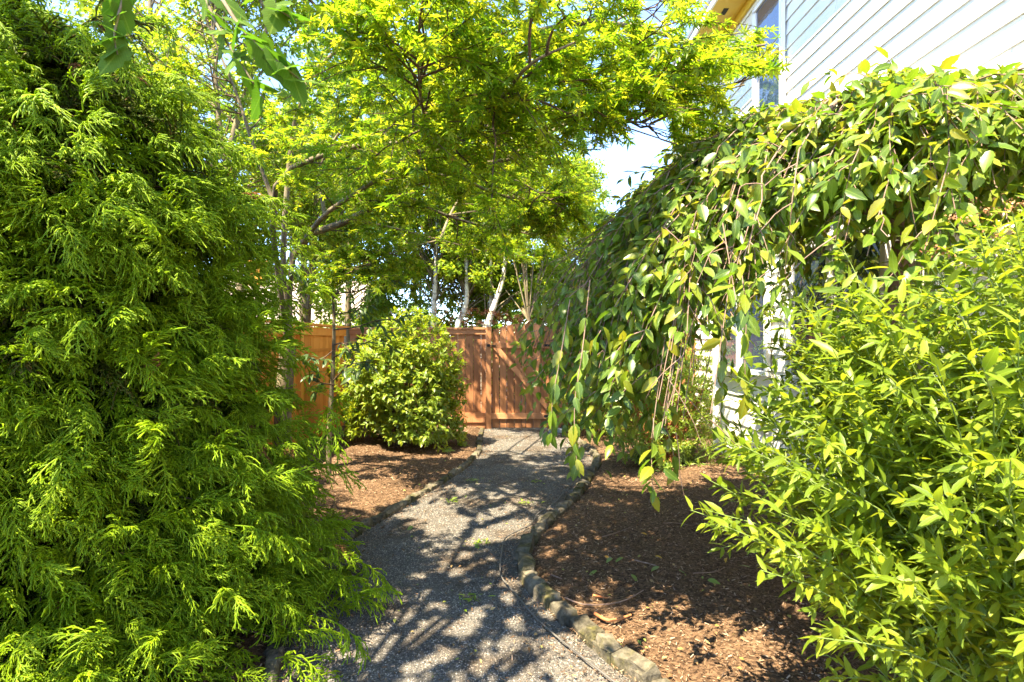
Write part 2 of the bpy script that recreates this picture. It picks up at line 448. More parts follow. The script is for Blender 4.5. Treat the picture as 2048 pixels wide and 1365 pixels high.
def lobed_leaf(seed=0):
    """broad three-lobed toothed leaf"""
    r = np.random.default_rng(seed)
    ang = np.linspace(-R(150), R(150), 19); V = [(0, .12, 0)]; U = [(.5, .12)]
    for i, a in enumerate(ang):
        rad = .52+.22*max(0, math.cos(a*1.0))+.16*max(0, math.cos(3*a))+(.075 if i % 2 else -.045)
        x, y = math.sin(a)*rad*.72, .12+math.cos(a)*rad
        V.append((x, y, -.30*(x*x)-.2*max(0, y-.3)**2+r.normal()*.015)); U.append((.5+x*1.3, y))
    T = [(0, i+1, i) for i in range(1, 19)]
    return np.array(V, float), np.array(T), np.array(U, float)

TM = {
    'maple': [maple_leaf(5, .22, 1), maple_leaf(5, .4, 2), maple_leaf(5, .3, 3)],
    'maple_hi': [maple_leaf(7, .22, 1), maple_leaf(7, .4, 2), maple_leaf(7, .3, 3)],
    'cherry': [ovate(.46, .25, .16, (0, .25, .62, 1), peak=.42), ovate(.42, .4, .30, (0, .25, .62, 1), peak=.42)],
    'cherry_hi': [ovate(.46, .25, .16, np.linspace(0, 1, 11), serr=.07, peak=.42), ovate(.42, .4, .30, np.linspace(0, 1, 11), serr=.07, peak=.42)],
    'spirea': [ovate(.27, .3, .12, (0, .28, .66, 1)), ovate(.30, .2, .28, (0, .28, .66, 1))],
    'spirea_hi': [ovate(.27, .3, .12, np.linspace(0, 1, 9), serr=.06), ovate(.30, .2, .28, np.linspace(0, 1, 9), serr=.06)],
    'vib': [ovate(.46, .3, .2, (0, .28, .66, 1)), ovate(.42, .2, .32, (0, .28, .66, 1))],
    'vib_hi': [ovate(.46, .3, .2), ovate(.42, .2, .32)],
    'narrow': [ovate(.28, .3, .2, (0, .3, .65, 1), peak=.55), ovate(.25, .2, .3, (0, .3, .65, 1), peak=.55)],
    'small': [ovate(.62, .3, .2, (0, .42, 1)), ovate(.55, .1, .35, (0, .42, 1))],
    'tiny': [(np.array([(0,0,0),(-.3,.45,.06),(0,1,-.15),(.3,.45,.06)], float), np.array([(0,3,2),(0,2,1)]), np.array([(.5,0),(0,.45),(.5,1),(1,.45)], float))],
    'long': [ovate(.34, .3, .2), ovate(.32, .2, .34)],
    'big': [lobed_leaf(1), lobed_leaf(2), lobed_leaf(3)],
    'samara': [ovate(.4, .1, .1, (0, .6, 1), peak=.6)],
}

def frames(d, up, jit=.25):
    """leaf orientation matrices: columns x, y(tip), z(face)"""
    y = nrm(d); u = np.broadcast_to(up, y.shape)+rng.normal(size=y.shape)*jit
    z = nrm(u-(u*y).sum(-1, keepdims=True)*y); x = np.cross(y, z)
    return np.stack([x, y, z], -1)

def inst(tmpl, idx, pos, mats):
    Vs, Ts, Us, n = [], [], [], 0
    for k, (v, t, u) in enumerate(tmpl):
        s = np.nonzero(idx == k)[0]
        if len(s) == 0: continue
        V = np.einsum('nij,vj->nvi', mats[s], v)+pos[s][:, None]
        T = t[None]+(np.arange(len(s))*len(v))[:, None, None]+n
        Vs.append(V.reshape(-1, 3)); Ts.append(T.reshape(-1, 3)); Us.append(np.tile(u, (len(s), 1))); n += V.shape[0]*V.shape[1]
    return np.concatenate(Vs), np.concatenate(Ts), np.concatenate(Us)

LEAFSETS = []
def leafset(root, pos, mats, size, tmpl, mat, hi=None, parts=300, name='leaf', rest='foliage', cover=.3, gn=False):
    pos = np.asarray(pos, float).reshape(-1, 3); mats = np.asarray(mats).reshape(-1, 3, 3)
    size = np.broadcast_to(np.asarray(size, float), (len(pos),))
    LEAFSETS.append(dict(root=root, pos=pos, mats=mats*size[:, None, None], size=size, tmpl=TM[tmpl] if isinstance(tmpl, str) else tmpl,
                         hi=(TM[hi] if isinstance(hi, str) else hi), mat=mat, parts=parts, name=name, rest=rest, cover=cover, gn=gn))

def spray_mass(name, tmpl, idx, pos, mats, size, mat, root):
    """thousands of sprays of one shrub: points that carry shared spray meshes"""
    me = bpy.data.meshes.new(name); me.vertices.add(len(pos)); me.vertices.foreach_set('co', pos.astype(np.float32).ravel())
    eul = np.array([Matrix((m/q).tolist()).to_euler() for m, q in zip(mats, size)], np.float32)
    a = me.attributes.new('rot', 'FLOAT_VECTOR', 'POINT'); a.data.foreach_set('vector', eul.ravel())
    a = me.attributes.new('scl', 'FLOAT', 'POINT'); a.data.foreach_set('value', size.astype(np.float32))
    a = me.attributes.new('pick', 'INT', 'POINT'); a.data.foreach_set('value', idx.astype(np.int32))
    me.materials.append(mat)
    g = bpy.data.node_groups.new(name+'_sprays', 'GeometryNodeTree')
    g.interface.new_socket('Geometry', in_out='INPUT', socket_type='NodeSocketGeometry'); g.interface.new_socket('Geometry', in_out='OUTPUT', socket_type='NodeSocketGeometry')
    gi = g.nodes.new('NodeGroupInput'); go = g.nodes.new('NodeGroupOutput'); ip = g.nodes.new('GeometryNodeInstanceOnPoints'); jn = g.nodes.new('GeometryNodeJoinGeometry')
    for k, (v, t, u) in enumerate(tmpl[::-1]):
        sm = mesh_np('spray', v, tris=t, uv=u); sm.materials.append(mat)
        so_ = bpy.data.objects.new('spray_source', sm)
        oi = g.nodes.new('GeometryNodeObjectInfo'); oi.inputs['Object'].default_value = so_; oi.inputs['As Instance'].default_value = False
        gt = g.nodes.new('GeometryNodeGeometryToInstance'); g.links.new(oi.outputs['Geometry'], gt.inputs[0]); g.links.new(gt.outputs[0], jn.inputs[0])
    def attr(nm, ty):
        n = g.nodes.new('GeometryNodeInputNamedAttribute'); n.data_type = ty; n.inputs[0].default_value = nm; return n.outputs[0]
    e2r = g.nodes.new('FunctionNodeEulerToRotation'); g.links.new(attr('rot', 'FLOAT_VECTOR'), e2r.inputs[0])
    g.links.new(gi.outputs[0], ip.inputs['Points']); g.links.new(jn.outputs[0], ip.inputs['Instance']); ip.inputs['Pick Instance'].default_value = True
    g.links.new(attr('pick', 'INT'), ip.inputs['Instance Index']); g.links.new(e2r.outputs[0], ip.inputs['Rotation']); g.links.new(attr('scl', 'FLOAT'), ip.inputs['Scale'])
    g.links.new(ip.outputs[0], go.inputs[0])
    o = obj(name, me, None, root); o.modifiers.new('sprays', 'NODES').node_group = g
    return tag(o, kind='stuff')

def build_leaves():
    """the leaves that show largest become parts of their own, the rest one mass for each plant"""
    allp = np.concatenate([s['pos']+s['mats'][:, :, 1]*.5 for s in LEAFSETS]); sz = np.concatenate([s['size']*s['cover'] for s in LEAFSETS])
    dep = allp[:, 1]; ok = dep > .3
    px = np.where(ok, 1024+allp[:, 0]*F/np.maximum(dep, .3), -9999); py = np.where(ok, 682.5-(allp[:, 2]-CAMZ)*F/np.maximum(dep, .3), -9999)
    hr = sz*F/np.maximum(dep, .3)
    q = 4.0
    W, H = 512, 342
    ok &= (px > -20) & (px < 2068) & (py > -20) & (py < 1385) & (hr > 1.2)
    ids = np.nonzero(ok)[0]; ids = ids[np.argsort(-dep[ids])]
    buf = np.full((H, W), -1, np.int64)
    x0 = np.clip(((px-hr)/q), 0, W).astype(int); x1 = np.clip(np.ceil((px+hr)/q), 0, W).astype(int)
    y0 = np.clip(((py-hr)/q), 0, H).astype(int); y1 = np.clip(np.ceil((py+hr)/q), 0, H).astype(int)
    for i in ids: buf[y0[i]:y1[i], x0[i]:x1[i]] = i
    vis = np.bincount(buf[buf >= 0], minlength=len(allp)).astype(float)
    o = 0
    for s in LEAFSETS:
        n = len(s['pos']); v = vis[o:o+n]; o += n
        cand = np.nonzero(v > 0)[0]
        if s['parts'] >= n: pick = np.arange(n)
        else: pick = cand[np.argsort(-v[cand])][:s['parts']]
        idx = rng.integers(0, len(s['tmpl']), n)
        off = rootloc(s['root'])
        hi = s['hi'] or s['tmpl']
        shared = []
        if len(pick):
            for k, (tv, tt, tu) in enumerate(hi):
                me = mesh_np(s['name'], tv, tris=tt, uv=tu); me.materials.append(s['mat']); shared.append(me)
        for i in pick:
            ob = bpy.data.objects.new(s['name'], shared[idx[i]])
            m4 = np.eye(4); m4[:3, :3] = s['mats'][i]; m4[:3, 3] = s['pos'][i]-off
            ob.parent = s['root']; ob.matrix_basis = Matrix(m4.tolist()); COL.objects.link(ob)
        rest = np.setdiff1d(np.arange(n), pick)
        if len(rest) and s['gn']:
            spray_mass(s['rest'], s['tmpl'], idx[rest], s['pos'][rest]-off, s['mats'][rest], s['size'][rest], s['mat'], s['root'])
        elif len(rest):
            V, T, U = inst(s['tmpl'], idx[rest], s['pos'][rest]-off, s['mats'][rest])
            me = mesh_np(s['rest'], V, tris=T, uv=U)
            tag(obj(s['rest'], me, s['mat'], s['root']), kind='stuff')

def leaves_on(Pl, n, t0, t1, size, ang=(.7, 1.1), up=(0, 0, 1.), droop=0., jit=.3, flat=1.0, golden=True):
    """leaves spirally along polylines -> pos, mats, sizes"""
    S = len(Pl)
    t = t0+(t1-t0)*((np.arange(n)[None]+rng.random((S, n)))/n)
    p, T = along(Pl, t)
    A = nrm(np.cross(T, np.array([.13, .21, 1.]))); B = np.cross(T, A)
    th = (np.arange(n)*2.4)[None]+rng.random((S, 1))*6.28+rng.normal(size=(S, n))*.5
    a = rng.uniform(ang[0], ang[1], (S, n))
    rad = A*np.cos(th)[..., None]+B*np.sin(th)[..., None]
    d = T*np.cos(a)[..., None]+rad*np.sin(a)[..., None]
    d[..., 2] = d[..., 2]*flat-droop
    d = nrm(d)
    m = frames(d.reshape(-1, 3), np.asarray(up, float), jit)
    sz = rng.uniform(size[0], size[1], S*n)
    return p.reshape(-1, 3), m, sz

# ------------------------------------------------------------------ ground, path, edging
RP = np.array([(-3,1.15),(0,1.1),(1.5,.95),(2.2,.72),(2.60,.562),(2.737,.472),(2.913,.394),(3.053,.317),(3.254,.226),(3.457,.122),(3.71,.042),(3.915,.031),
               (4.182,.048),(4.444,.113),(4.779,.218),(5.123,.374),(5.522,.539),(5.908,.67),(6.352,.798),(6.763,.915),(7.321,1.06),(7.8,1.10),(8.277,1.03),(9.2,.90),(10.1,.82)])
LP = np.array([(-3,-.75),(0,-.75),(1.5,-.8),(2.4,-1.0),(3.0,-1.2),(3.6,-1.32),(4.2,-1.30),(4.715,-1.197),(5.094,-1.079),(5.42,-.991),(5.792,-.87),(6.306,-.715),
               (6.948,-.562),(7.8,-.439),(8.125,-.43),(8.68,-.47),(10.06,-.486)])
def XR(y): return np.interp(y, RP[:, 0], RP[:, 1])
def XL(y): return np.interp(y, LP[:, 0], LP[:, 1])

def vnoise(x, y, seed=0):
    r = np.random.default_rng(seed); z = 0
    for k in range(7):
        a = r.uniform(0, 6.28); f = r.uniform(.8, 5.5); z = z+np.sin((x*math.cos(a)+y*math.sin(a))*f+r.uniform(0, 6.28))/f
    return z*.35

def bed_z(x, y):
    d = np.maximum(XL(y)-x, x-XR(y))                       # distance outside the path
    near = np.clip((11.5-np.abs(y-3))/3, 0, 1)*np.clip((7-np.abs(x))/2, 0, 1)
    z = np.where(d < .02, -.05, np.clip((d-.02)/.12, 0, 1)*.055-.02+np.clip((d-.1)/1.2, 0, 1)*.05+.018*vnoise(x, y, 3))
    z = np.where((y > 10.2), np.where(d < .02, -.05, z), z)
    return z*near+(-.04)*(1-near)

xs = np.concatenate([[-400,-120,-40,-15,-8], np.arange(-6, 6.01, .1), [8, 15, 40, 120, 400]])
ys = np.concatenate([[-400,-120,-40,-12,-5], np.arange(-2, 11.5, .1), [14, 20, 40, 120, 400, 900]])
gx, gy = np.meshgrid(xs, ys); gz = bed_z(gx, gy)
ny, nx = gx.shape
ii = (np.arange(ny-1)[:, None]*nx+np.arange(nx-1)).ravel()
gq = np.stack([ii, ii+1, ii+nx+1, ii+nx], -1)
tag(obj('ground', mesh_np('ground', np.stack([gx, gy, gz], -1), quads=gq), M['mulch']),
    'brown bark mulch ground of the planting beds', 'ground', kind='structure')

py_ = np.arange(-2, 10.6, .06); pu = np.linspace(0, 1, 24)
gxx = XL(py_)[:, None]*(1-pu)+XR(py_)[:, None]*pu; gyy = np.repeat(py_[:, None], 24, 1)
gzz = .0+.012*vnoise(gxx*2, gyy*2, 9)+.012*(1-np.abs(pu-.5)*2)[None]
ii = (np.arange(len(py_)-1)[:, None]*24+np.arange(23)).ravel()
tag(obj('gravel_path', mesh_np('gravel_path', np.stack([gxx, gyy, gzz], -1), quads=np.stack([ii, ii+1, ii+25, ii+24], -1)), M['gravel']),
    'curving grey gravel path leading to the gate', 'path', kind='structure')

def scatter_y(n, y0, y1, pw=1.6):           # denser near the camera
    return y0*(y1/y0)**(rng.random(n)**pw)
# loose pebbles of the path
n = 60000; yy = scatter_y(n, 1.9, 10.1, 1.25); uu = rng.random(n); xx = XL(yy)*(1-uu)+XR(yy)*uu
sz = rng.uniform(.0025, .0066, n)*(1+.07*yy)
pz = .012*vnoise(xx*2, yy*2, 9)+.012*(1-np.abs(uu-.5)*2)
pt = (np.array([(-1,-.8,-.3),(1,-.7,-.3),(.8,.9,-.3),(-.9,.7,-.3),(.1,0,.62)]), np.array([(0,1,4),(1,2,4),(2,3,4),(3,0,4)]), np.zeros((5, 2)))
th = rng.random(n)*6.28
mm = np.zeros((n, 3, 3)); mm[:, 0, 0] = np.cos(th); mm[:, 0, 1] = -np.sin(th); mm[:, 1, 0] = np.sin(th); mm[:, 1, 1] = np.cos(th); mm[:, 2, 2] = 1
mm *= sz[:, None, None]; mm[:, :, 0] *= rng.uniform(.6, 1.1, n)[:, None]
V, T, U = inst([pt], np.zeros(n, int), np.stack([xx, yy, pz], -1), mm)
tag(obj('loose_gravel', mesh_np('loose_gravel', V, tris=T, smooth=False), M['pebbles']), 'loose grey pebbles covering the path', 'gravel', kind='stuff')
# bark chips of the beds
n = 125000; yy = scatter_y(n, 1.9, 11, 1.15); xx = rng.uniform(-4.2, 3.3, n)
d_ = np.maximum(XL(yy)-xx, xx-XR(yy)); k_ = (d_ > .07) & (np.abs(xx) < yy*.95+.3); xx, yy = xx[k_], yy[k_]; n = len(xx)
stray = rng.random(5200); ys2 = scatter_y(5200, 2, 10, 1.2); xs2 = np.where(rng.random(5200) < .5, XR(ys2)-rng.exponential(.2, 5200), XL(ys2)+rng.exponential(.2, 5200))
k2 = (xs2 > XL(ys2)) & (xs2 < XR(ys2)); xs2, ys2 = xs2[k2], ys2[k2]
px_ = np.concatenate([xx, xs2]); py2 = np.concatenate([yy, ys2]); n = len(px_)
zz = np.concatenate([bed_z(xx, yy)+rng.uniform(.002, .014, len(xx)), np.full(len(xs2), .02)])
ct = (np.array([(-.5,-.13,0),(.5,-.10,.0),(.45,.12,.0),(-.48,.10,.05)]), np.array([(0,1,2),(0,2,3)]), np.zeros((4, 2)))
a = rng.random(n)*6.28; dd = np.stack([np.cos(a), np.sin(a), rng.normal(size=n)*.35], -1)
fm = frames(dd, np.array([0, 0, 1.]), .45)
mm = np.stack([fm[:, :, 1], fm[:, :, 0], fm[:, :, 2]], -1)*(rng.uniform(.007, .022, n)*(1+.06*py2))[:, None, None]
V, T, U = inst([ct], np.zeros(n, int), np.stack([px_, py2, zz], -1), mm)
tag(obj('bark_mulch', mesh_np('bark_mulch', V, tris=T, smooth=False), M['chips']), 'loose brown bark chips covering the beds', 'mulch', kind='stuff')

def stone_mesh(seed):
    r = np.random.default_rng(seed)
    gx = np.array([-.5,-.42,0,.42,.5]); gy = np.array([-.5,-.36,.36,.5]); V = []; Q = []
    for y in gy:
        for x in gx:
            edge = (abs(x) == .5)+(abs(y) == .5)
            V.append((x+r.normal()*.035, y+r.normal()*.09, .5-(.0, .24, .48)[int(edge)]+r.normal()*.10))
    nx = 5
    for j in range(3):
        for i in range(4): Q.append((j*nx+i, j*nx+i+1, (j+1)*nx+i+1, (j+1)*nx+i))
    ring = [0,1,2,3,4,9,14,19,18,17,16,15,10,5]; b = len(V)
    for k in ring: V.append((V[k][0]*1.03, V[k][1]*1.06, -.55))
    m = len(ring)
    for i in range(m): Q.append((ring[i], b+i, b+(i+1) % m, ring[(i+1) % m]))
    me = mesh_np('stone', V, quads=Q, smooth=False); me.materials.append(M['stone']); return me
STONES = [stone_mesh(i) for i in range(7)]
def edging(name, pts, side, w, h, label, ymin, zoff=0.):
    root = empty(name, (0, 0, 0), label, 'path edging')
    yy = np.arange(ymin, 10.02, .01); X = np.interp(yy, pts[:, 0], pts[:, 1]); k = np.ones(9)/9
    X = np.convolve(np.pad(X, 4, 'edge'), k, 'valid')
    s = np.concatenate([[0], np.cumsum(np.hypot(np.diff(X), np.diff(yy)))])
    c = 0.
    while c < s[-1]-.1:
        L = rng.uniform(.14, .36)
        a, b = [np.array([np.interp(q, s, X), np.interp(q, s, yy)]) for q in (c, min(c+L, s[-1]))]
        mid = (a+b)/2; d = b-a; n = np.array([d[1], -d[0]])/np.hypot(*d)*side
        p = mid+n*(w/2)*rng.uniform(.85, 1.15)
        o = obj('stone', STONES[rng.integers(7)], None, root, (p[0], p[1], h/2-.035+zoff+rng.normal()*.006))
        o.scale = (np.hypot(*d)*.985, w*rng.uniform(.85, 1.1), h*rng.uniform(.92, 1.08))
        o.rotation_euler = (rng.normal()*.04, rng.normal()*.03, math.atan2(d[1], d[0])+rng.normal()*.03+(math.pi if rng.random() < .5 else 0))
        c += L+.006
    return root
edging('stone_edging', RP, 1, .10, .105, 'mossy stone border along the right side of the path', 1.6)
edging('stone_edging', LP, -1, .075, .08, 'low stone border along the left side of the path', 1.6)

# ------------------------------------------------------------------ fences and gate
YF = 10.15; FT = 1.805
def back_fence(x0, x1, label, post_x):
    root = empty('wooden_fence', ((x0+x1)/2, YF, 0), label, 'fence')
    x = x0; bw = .138
    while x < x1-.02:
        w = min(bw, x1-x)
        board('board', root, (x+w/2, YF+.03+rng.normal()*.0015, .86), (w-.006-(.004 if rng.random() < .3 else 0), .02, 1.72), M['fence'], (0, 0, rng.normal()*.004))
        x += bw
    L = x1-x0
    board('top_cap', root, ((x0+x1)/2, YF+.02, FT-.02), (L, .14, .036), M['fence_rail'])
    board('top_rail', root, ((x0+x1)/2, YF-.002, FT-.083), (L-.004, .036, .085), M['fence_rail'])
    board('bottom_rail', root, ((x0+x1)/2, YF-.002, .235), (L-.004, .036, .09), M['fence_rail'])
    board('kick_board', root, ((x0+x1)/2, YF-.028, .15), (L-.008, .014, .075), M['fence'])
    board('bottom_board', root, ((x0+x1)/2, YF+.01, .055), (L-.008, .03, .13), M['fence'])
    for q in post_x: board('post', root, (q, YF-.01, FT/2+.002), (.098, .098, FT), M['fence'])
    return root
back_fence(-2.9, -.468, 'reddish brown board fence panel left of the gate', [-.415, -1.75])
back_fence(.89, 3.30, 'reddish brown board fence panel between gate and house', [.845, 2.1])

gx0, gx1 = -.356, .79; gc = (gx0+gx1)/2; gh = (gx1-gx0)/2
gate = empty('arched_gate', (gc, YF, 0), 'reddish brown wooden gate with arched top and diagonal brace', 'gate')
def arch(x): return 1.66+.215*math.sqrt(max(0, 1-((x-gc)/(gh*1.02))**2))
NB = 9; bw = (gx1-gx0)/NB
ws = [1, 1, 1, .95, .55, 1.05, 1, 1.2, .9]; ws = np.array(ws)/sum(ws)*(gx1-gx0); x = gx0
for w in ws:
    a, b = x+.004, x+w-.004-(.004 if rng.random() < .5 else 0)
    top = [(t, arch(t)) for t in np.linspace(b, a, 4)]
    prism('board', [(a, .012), (b, .012)]+top, 'y', YF+.028+rng.normal()*.001, YF+.048, M['fence'], gate)
    x += w
board('rail', gate, (gc, YF+.008, 1.483), (gx1-gx0, .036, .095), M['fence_rail'])
board('rail', gate, (gc, YF+.008, .222), (gx1-gx0+.05, .036, .10), M['fence_rail'])
bx0, bz0, bx1, bz1 = gx0+.075, 1.43, gx1-.045, .275
bl = math.hypot(bx1-bx0, bz1-bz0)
u = np.array([bx1-bx0, bz1-bz0])/bl; v = np.array([-u[1], u[0]])*.047
prism('diagonal_brace', [(gx0+.02, 1.433), (gx0+.145, 1.433), (gx1-.005, .275), (gx1-.125, .275)], 'y', YF-.013, YF+.024, M['fence_rail'], gate)
lt = obj('latch', box_mesh(.10, .012, .018, M['iron']), None, gate, (gx0-gc+.02, -.02, 1.475))
board('latch_post_plate', gate, (gx0-.06, YF-.066, 1.482), (.05, .010, .05), M['iron'])
board('latch_pin', gate, (gx0-.04, YF-.075, 1.482), (.11, .012, .012), M['iron'])
for zz in (.222, 1.483): board('hinge', gate, (gx1-.10, YF-.014, zz), (.24, .008, .04), M['iron'])

# left fence, running towards the camera
XF = -2.95
lf = empty('wooden_fence', (XF, 5.5, 0), 'bright orange brown board fence on the left behind the shrubs', 'fence')
y = -1.0
while y < 10.05:
    board('board', lf, (XF-.03+rng.normal()*.0015, y+.07, .86), (.02, .134, 1.72), M['fence_old'], (0, 0, rng.normal()*.004)); y += .14
for k in range(5):
    y0 = -1+k*2.22
    board('post', lf, (XF+.005, y0, FT/2), (.09, .09, FT), M['fence_old'])
    board('top_rail', lf, (XF+.002, y0+1.11, FT-.10), (.034, 2.12, .12), M['fence_old'])
    board('middle_trim', lf, (XF-.008, y0+1.11, 1.42), (.022, 2.12, .05), M['fence_old'])
    board('bottom_rail', lf, (XF+.002, y0+1.11, .2), (.034, 2.12, .09), M['fence_old'])
    board('top_cap', lf, (XF, y0+1.11, FT-.004), (.15, 2.215, .034), M['fence_old'])

# ------------------------------------------------------------------ house
HX = 3.30; EXP = .172
house = empty('house', (HX, 4.0, 0), 'two storey cream white house with lap siding on the right', 'house')
board('wall', house, (HX+3.52, 4.25, 3.12), (7, 14.46, 6.24), M['siding'])
def siding(parent, face, a0, a1, z0, z1):
    """lap boards on a wall: face = ('x', X) looks to -x, ('y+', Y) looks to +y, ('y-', Y) looks to -y"""
    z = z0
    while z < z1-.02:
        h = min(EXP, z1-z)+.018; c = (a0+a1)/2; L = a1-a0; t = .105
        if face[0] == 'x':
            q = a0
            while q < a1-.01:
                e = min(a1, q+(rng.uniform(1.2, 3.6) if q == a0 else 3.66)); e = a1 if a1-e < .4 else e
                board('siding_board', parent, (face[1]-.014, (q+e)/2, z+h/2+rng.normal()*.0008), (.011, e-q-.003, h), M['siding'], (0, t, rng.normal()*.0006)); q = e
        elif face[0] == 'y+': board('siding_board', parent, (c, face[1]+.014, z+h/2), (L, .011, h), M['siding'], (t, 0, 0))
        else: board('siding_board', parent, (c, face[1]-.014, z+h/2), (L, .011, h), M['siding'], (-t, 0, 0))
        z += EXP
siding(house, ('x', HX), -2.98, 11.42, .05, 6.24)
siding(house, ('y+', 11.5), 3.42, 9.5, .05, 6.24)
board('corner_board', house, (HX-.03, 11.46, 3.12), (.07, .10, 6.23), M['trim'])
board('corner_board', house, (HX+.05, 11.53, 3.12), (.09, .06, 6.23), M['trim'])
OV = .50
sf = board('soffit', house, (HX-OV/2+.02, 4.25, 6.262), (OV, 15.4, .02), M['soffit'])
board('frieze_board', house, (HX-.045, 4.2, 6.19), (.03, 14.4, .12), M['soffit'])
board('fascia', house, (HX-OV+.005, 4.25, 6.31), (.03, 15.44, .16), M['trim'])
for k in range(9):
    board('soffit_vent', house, (HX-OV*.55, .6+k*1.25, 6.2495), (.07, .16, .006), M['shadow_gap'])
prism('roof', [(HX-OV-.02, 6.39), (HX+3.5, 8.2), (HX+7.6, 6.39), (HX+7.6, 6.33), (HX+3.5, 8.1), (HX-OV-.02, 6.33)], 'y', -3.5, 12.0, M['shingle'], house)

def window(parent, y0, y1, z0, z1, X, double=False):
    """window in a wall that looks to -x"""
    X -= .028; yc, zc = (y0+y1)/2, (z0+z1)/2
    w = empty('window', (0, 0, 0)); w.parent = parent; w.location = Vector((X, yc, zc))-Vector(rootloc(parent)); w.empty_display_size = .1
    bpy.context.view_layer.update()
    c = .055
    board('sill', w, (X-.055, yc, z0-.02), (.075, y1-y0+.06, .045), M['trim'])
    board('frame', w, (X-.04, yc, z1-c/2), (.05, y1-y0, c), M['trim'])
    board('frame', w, (X-.04, y0+c/2, zc-.01), (.05, c, z1-z0-c), M['trim'])
    board('frame', w, (X-.04, y1-c/2, zc-.01), (.05, c, z1-z0-c), M['trim'])
    iy0, iy1, iz0, iz1 = y0+c, y1-c, z0, z1-c
    if double:                                 # side by side sashes
        board('mullion', w, (X-.042, yc, (iz0+iz1)/2), (.046, .05, iz1-iz0), M['trim'])
        for a, b in ((iy0, yc-.025), (yc+.025, iy1)):
            board('pane', w, (X-.026, (a+b)/2, (iz0+iz1)/2), (.012, b-a, iz1-iz0), M['glass'])
            for q in (a+.016, b-.016): board('sash', w, (X-.036, q, (iz0+iz1)/2), (.02, .03, iz1-iz0), M['trim'])
    else:
        m = iz0+(iz1-iz0)*.5
        board('pane', w, (X-.034, yc, (m+iz1)/2), (.012, iy1-iy0, iz1-m), M['glass'])
        board('pane', w, (X-.022, yc, (m+iz0)/2), (.012, iy1-iy0, m-iz0), M['glass'])
        board('meeting_rail', w, (X-.044, yc, m), (.03, iy1-iy0, .045), M['trim'])
        for q in (iy0+.014, iy1-.014):
            board('sash', w, (X-.044, q, (m+iz1)/2), (.022, .026, iz1-m-.045), M['trim'])
            board('sash', w, (X-.034, q, (m+iz0)/2), (.022, .026, m-iz0-.045), M['trim'])
        board('sash', w, (X-.036, yc, iz0+.03), (.022, iy1-iy0-.055, .055), M['trim'])
    return w
window(house, 6.78, 7.60, 4.36, 5.97, HX)
window(house, 1.2, 2.4, 4.3, 5.9, HX)

# bay with its own small hipped roof
BX = 2.78; BY0, BY1 = 3.70, 7.74
bay = empty('bay', (0, 0, 0)); bay.parent = house; bay.location = Vector((BX, (BY0+BY1)/2, 0))-house.location
bpy.context.view_layer.update()
board('bay_wall', bay, ((BX+HX)/2+.03, (BY0+BY1)/2, 1.5), (HX-BX, BY1-BY0-.04, 3.0), M['siding'])
siding(bay, ('x', BX), BY0+.06, BY1-.06, .04, 2.98)
siding(bay, ('y+', BY1-.02), BX+.08, HX-.01, .04, 2.98)
siding(bay, ('y-', BY0+.02), BX+.08, HX-.01, .04, 2.98)
for yv in (BY0+.03, BY1-.03): board('corner_board', bay, (BX-.012, yv, 1.5), (.06, .10, 2.98), M['trim'])
board('fascia', bay, ((BX+HX)/2-.09, (BY0+BY1)/2, 3.02), (HX-BX+.12, BY1-BY0+.3, .10), M['trim'])
window(house, 6.02, 7.58, 1.23, 2.45, BX, True)
window(house, 4.1, 5.6, 1.23, 2.45, BX, True)
ap = np.array([HX, 5.72, 4.03]); e0 = np.array([BX-.2, BY0-.2, 3.08]); e1 = np.array([BX-.2, BY1+.2, 3.08])
w0 = np.array([HX, BY0-.2, 3.08]); w1 = np.array([HX, BY1+.2, 3.08])
rb = rootloc(house)
me = mesh_np('bay_roof', np.array([ap, e0, e1, w0, w1])-rb, tris=[(0, 1, 2), (0, 2, 4), (0, 3, 1)], smooth=False)
br = obj('bay_roof', me, M['shingle'], house)
def shingles(A, B, C, rows):                   # course by course on the triangle A (apex) B C
    for r_ in range(rows):
        t0, t1 = r_/rows, (r_+1.12)/rows
        nrml = nrm(np.cross(C-B, A-B)); nrml = nrml if nrml[2] > 0 else -nrml
        Lr = np.linalg.norm(C-B)*(1-r_/rows); k = max(1, int(Lr/.30)); sh = rng.random()*.5
        for i in range(k+1):
            a, b = max(0, (i-sh)/k), min(1, (i+1-sh)/k)
            if b-a < .02: continue
            q = []
            for (s, t, h) in ((a+.004, t0, .024), (b-.004, t0, .024), (b-.004, min(t1, 1), .004), (a+.004, min(t1, 1), .004)):
                q.append(B*(1-s)*(1-t)+C*s*(1-t)+A*t+nrml*h)
            q = np.array(q)-rb; V = np.vstack([q, q-nrml*.012])
            Q = [(0,1,2,3),(7,6,5,4),(0,4,5,1),(1,5,6,2),(2,6,7,3),(3,7,4,0)]
            obj('shingle', mesh_np('shingle', V, quads=Q, smooth=False), M['shingle'], br)
shingles(ap, e0, e1, 8); shingles(ap, e1, w1, 8)
for pa, pb in ((ap, w1), (ap, w0)):
    d = pb-pa; d3 = (pa+pb)/2
    o = board('flashing', house, d3+np.array([-.045, 0, .08]), (.02, np.linalg.norm(d), .09), M['trim'], (math.atan2(d[2], d[1]), 0, 0))

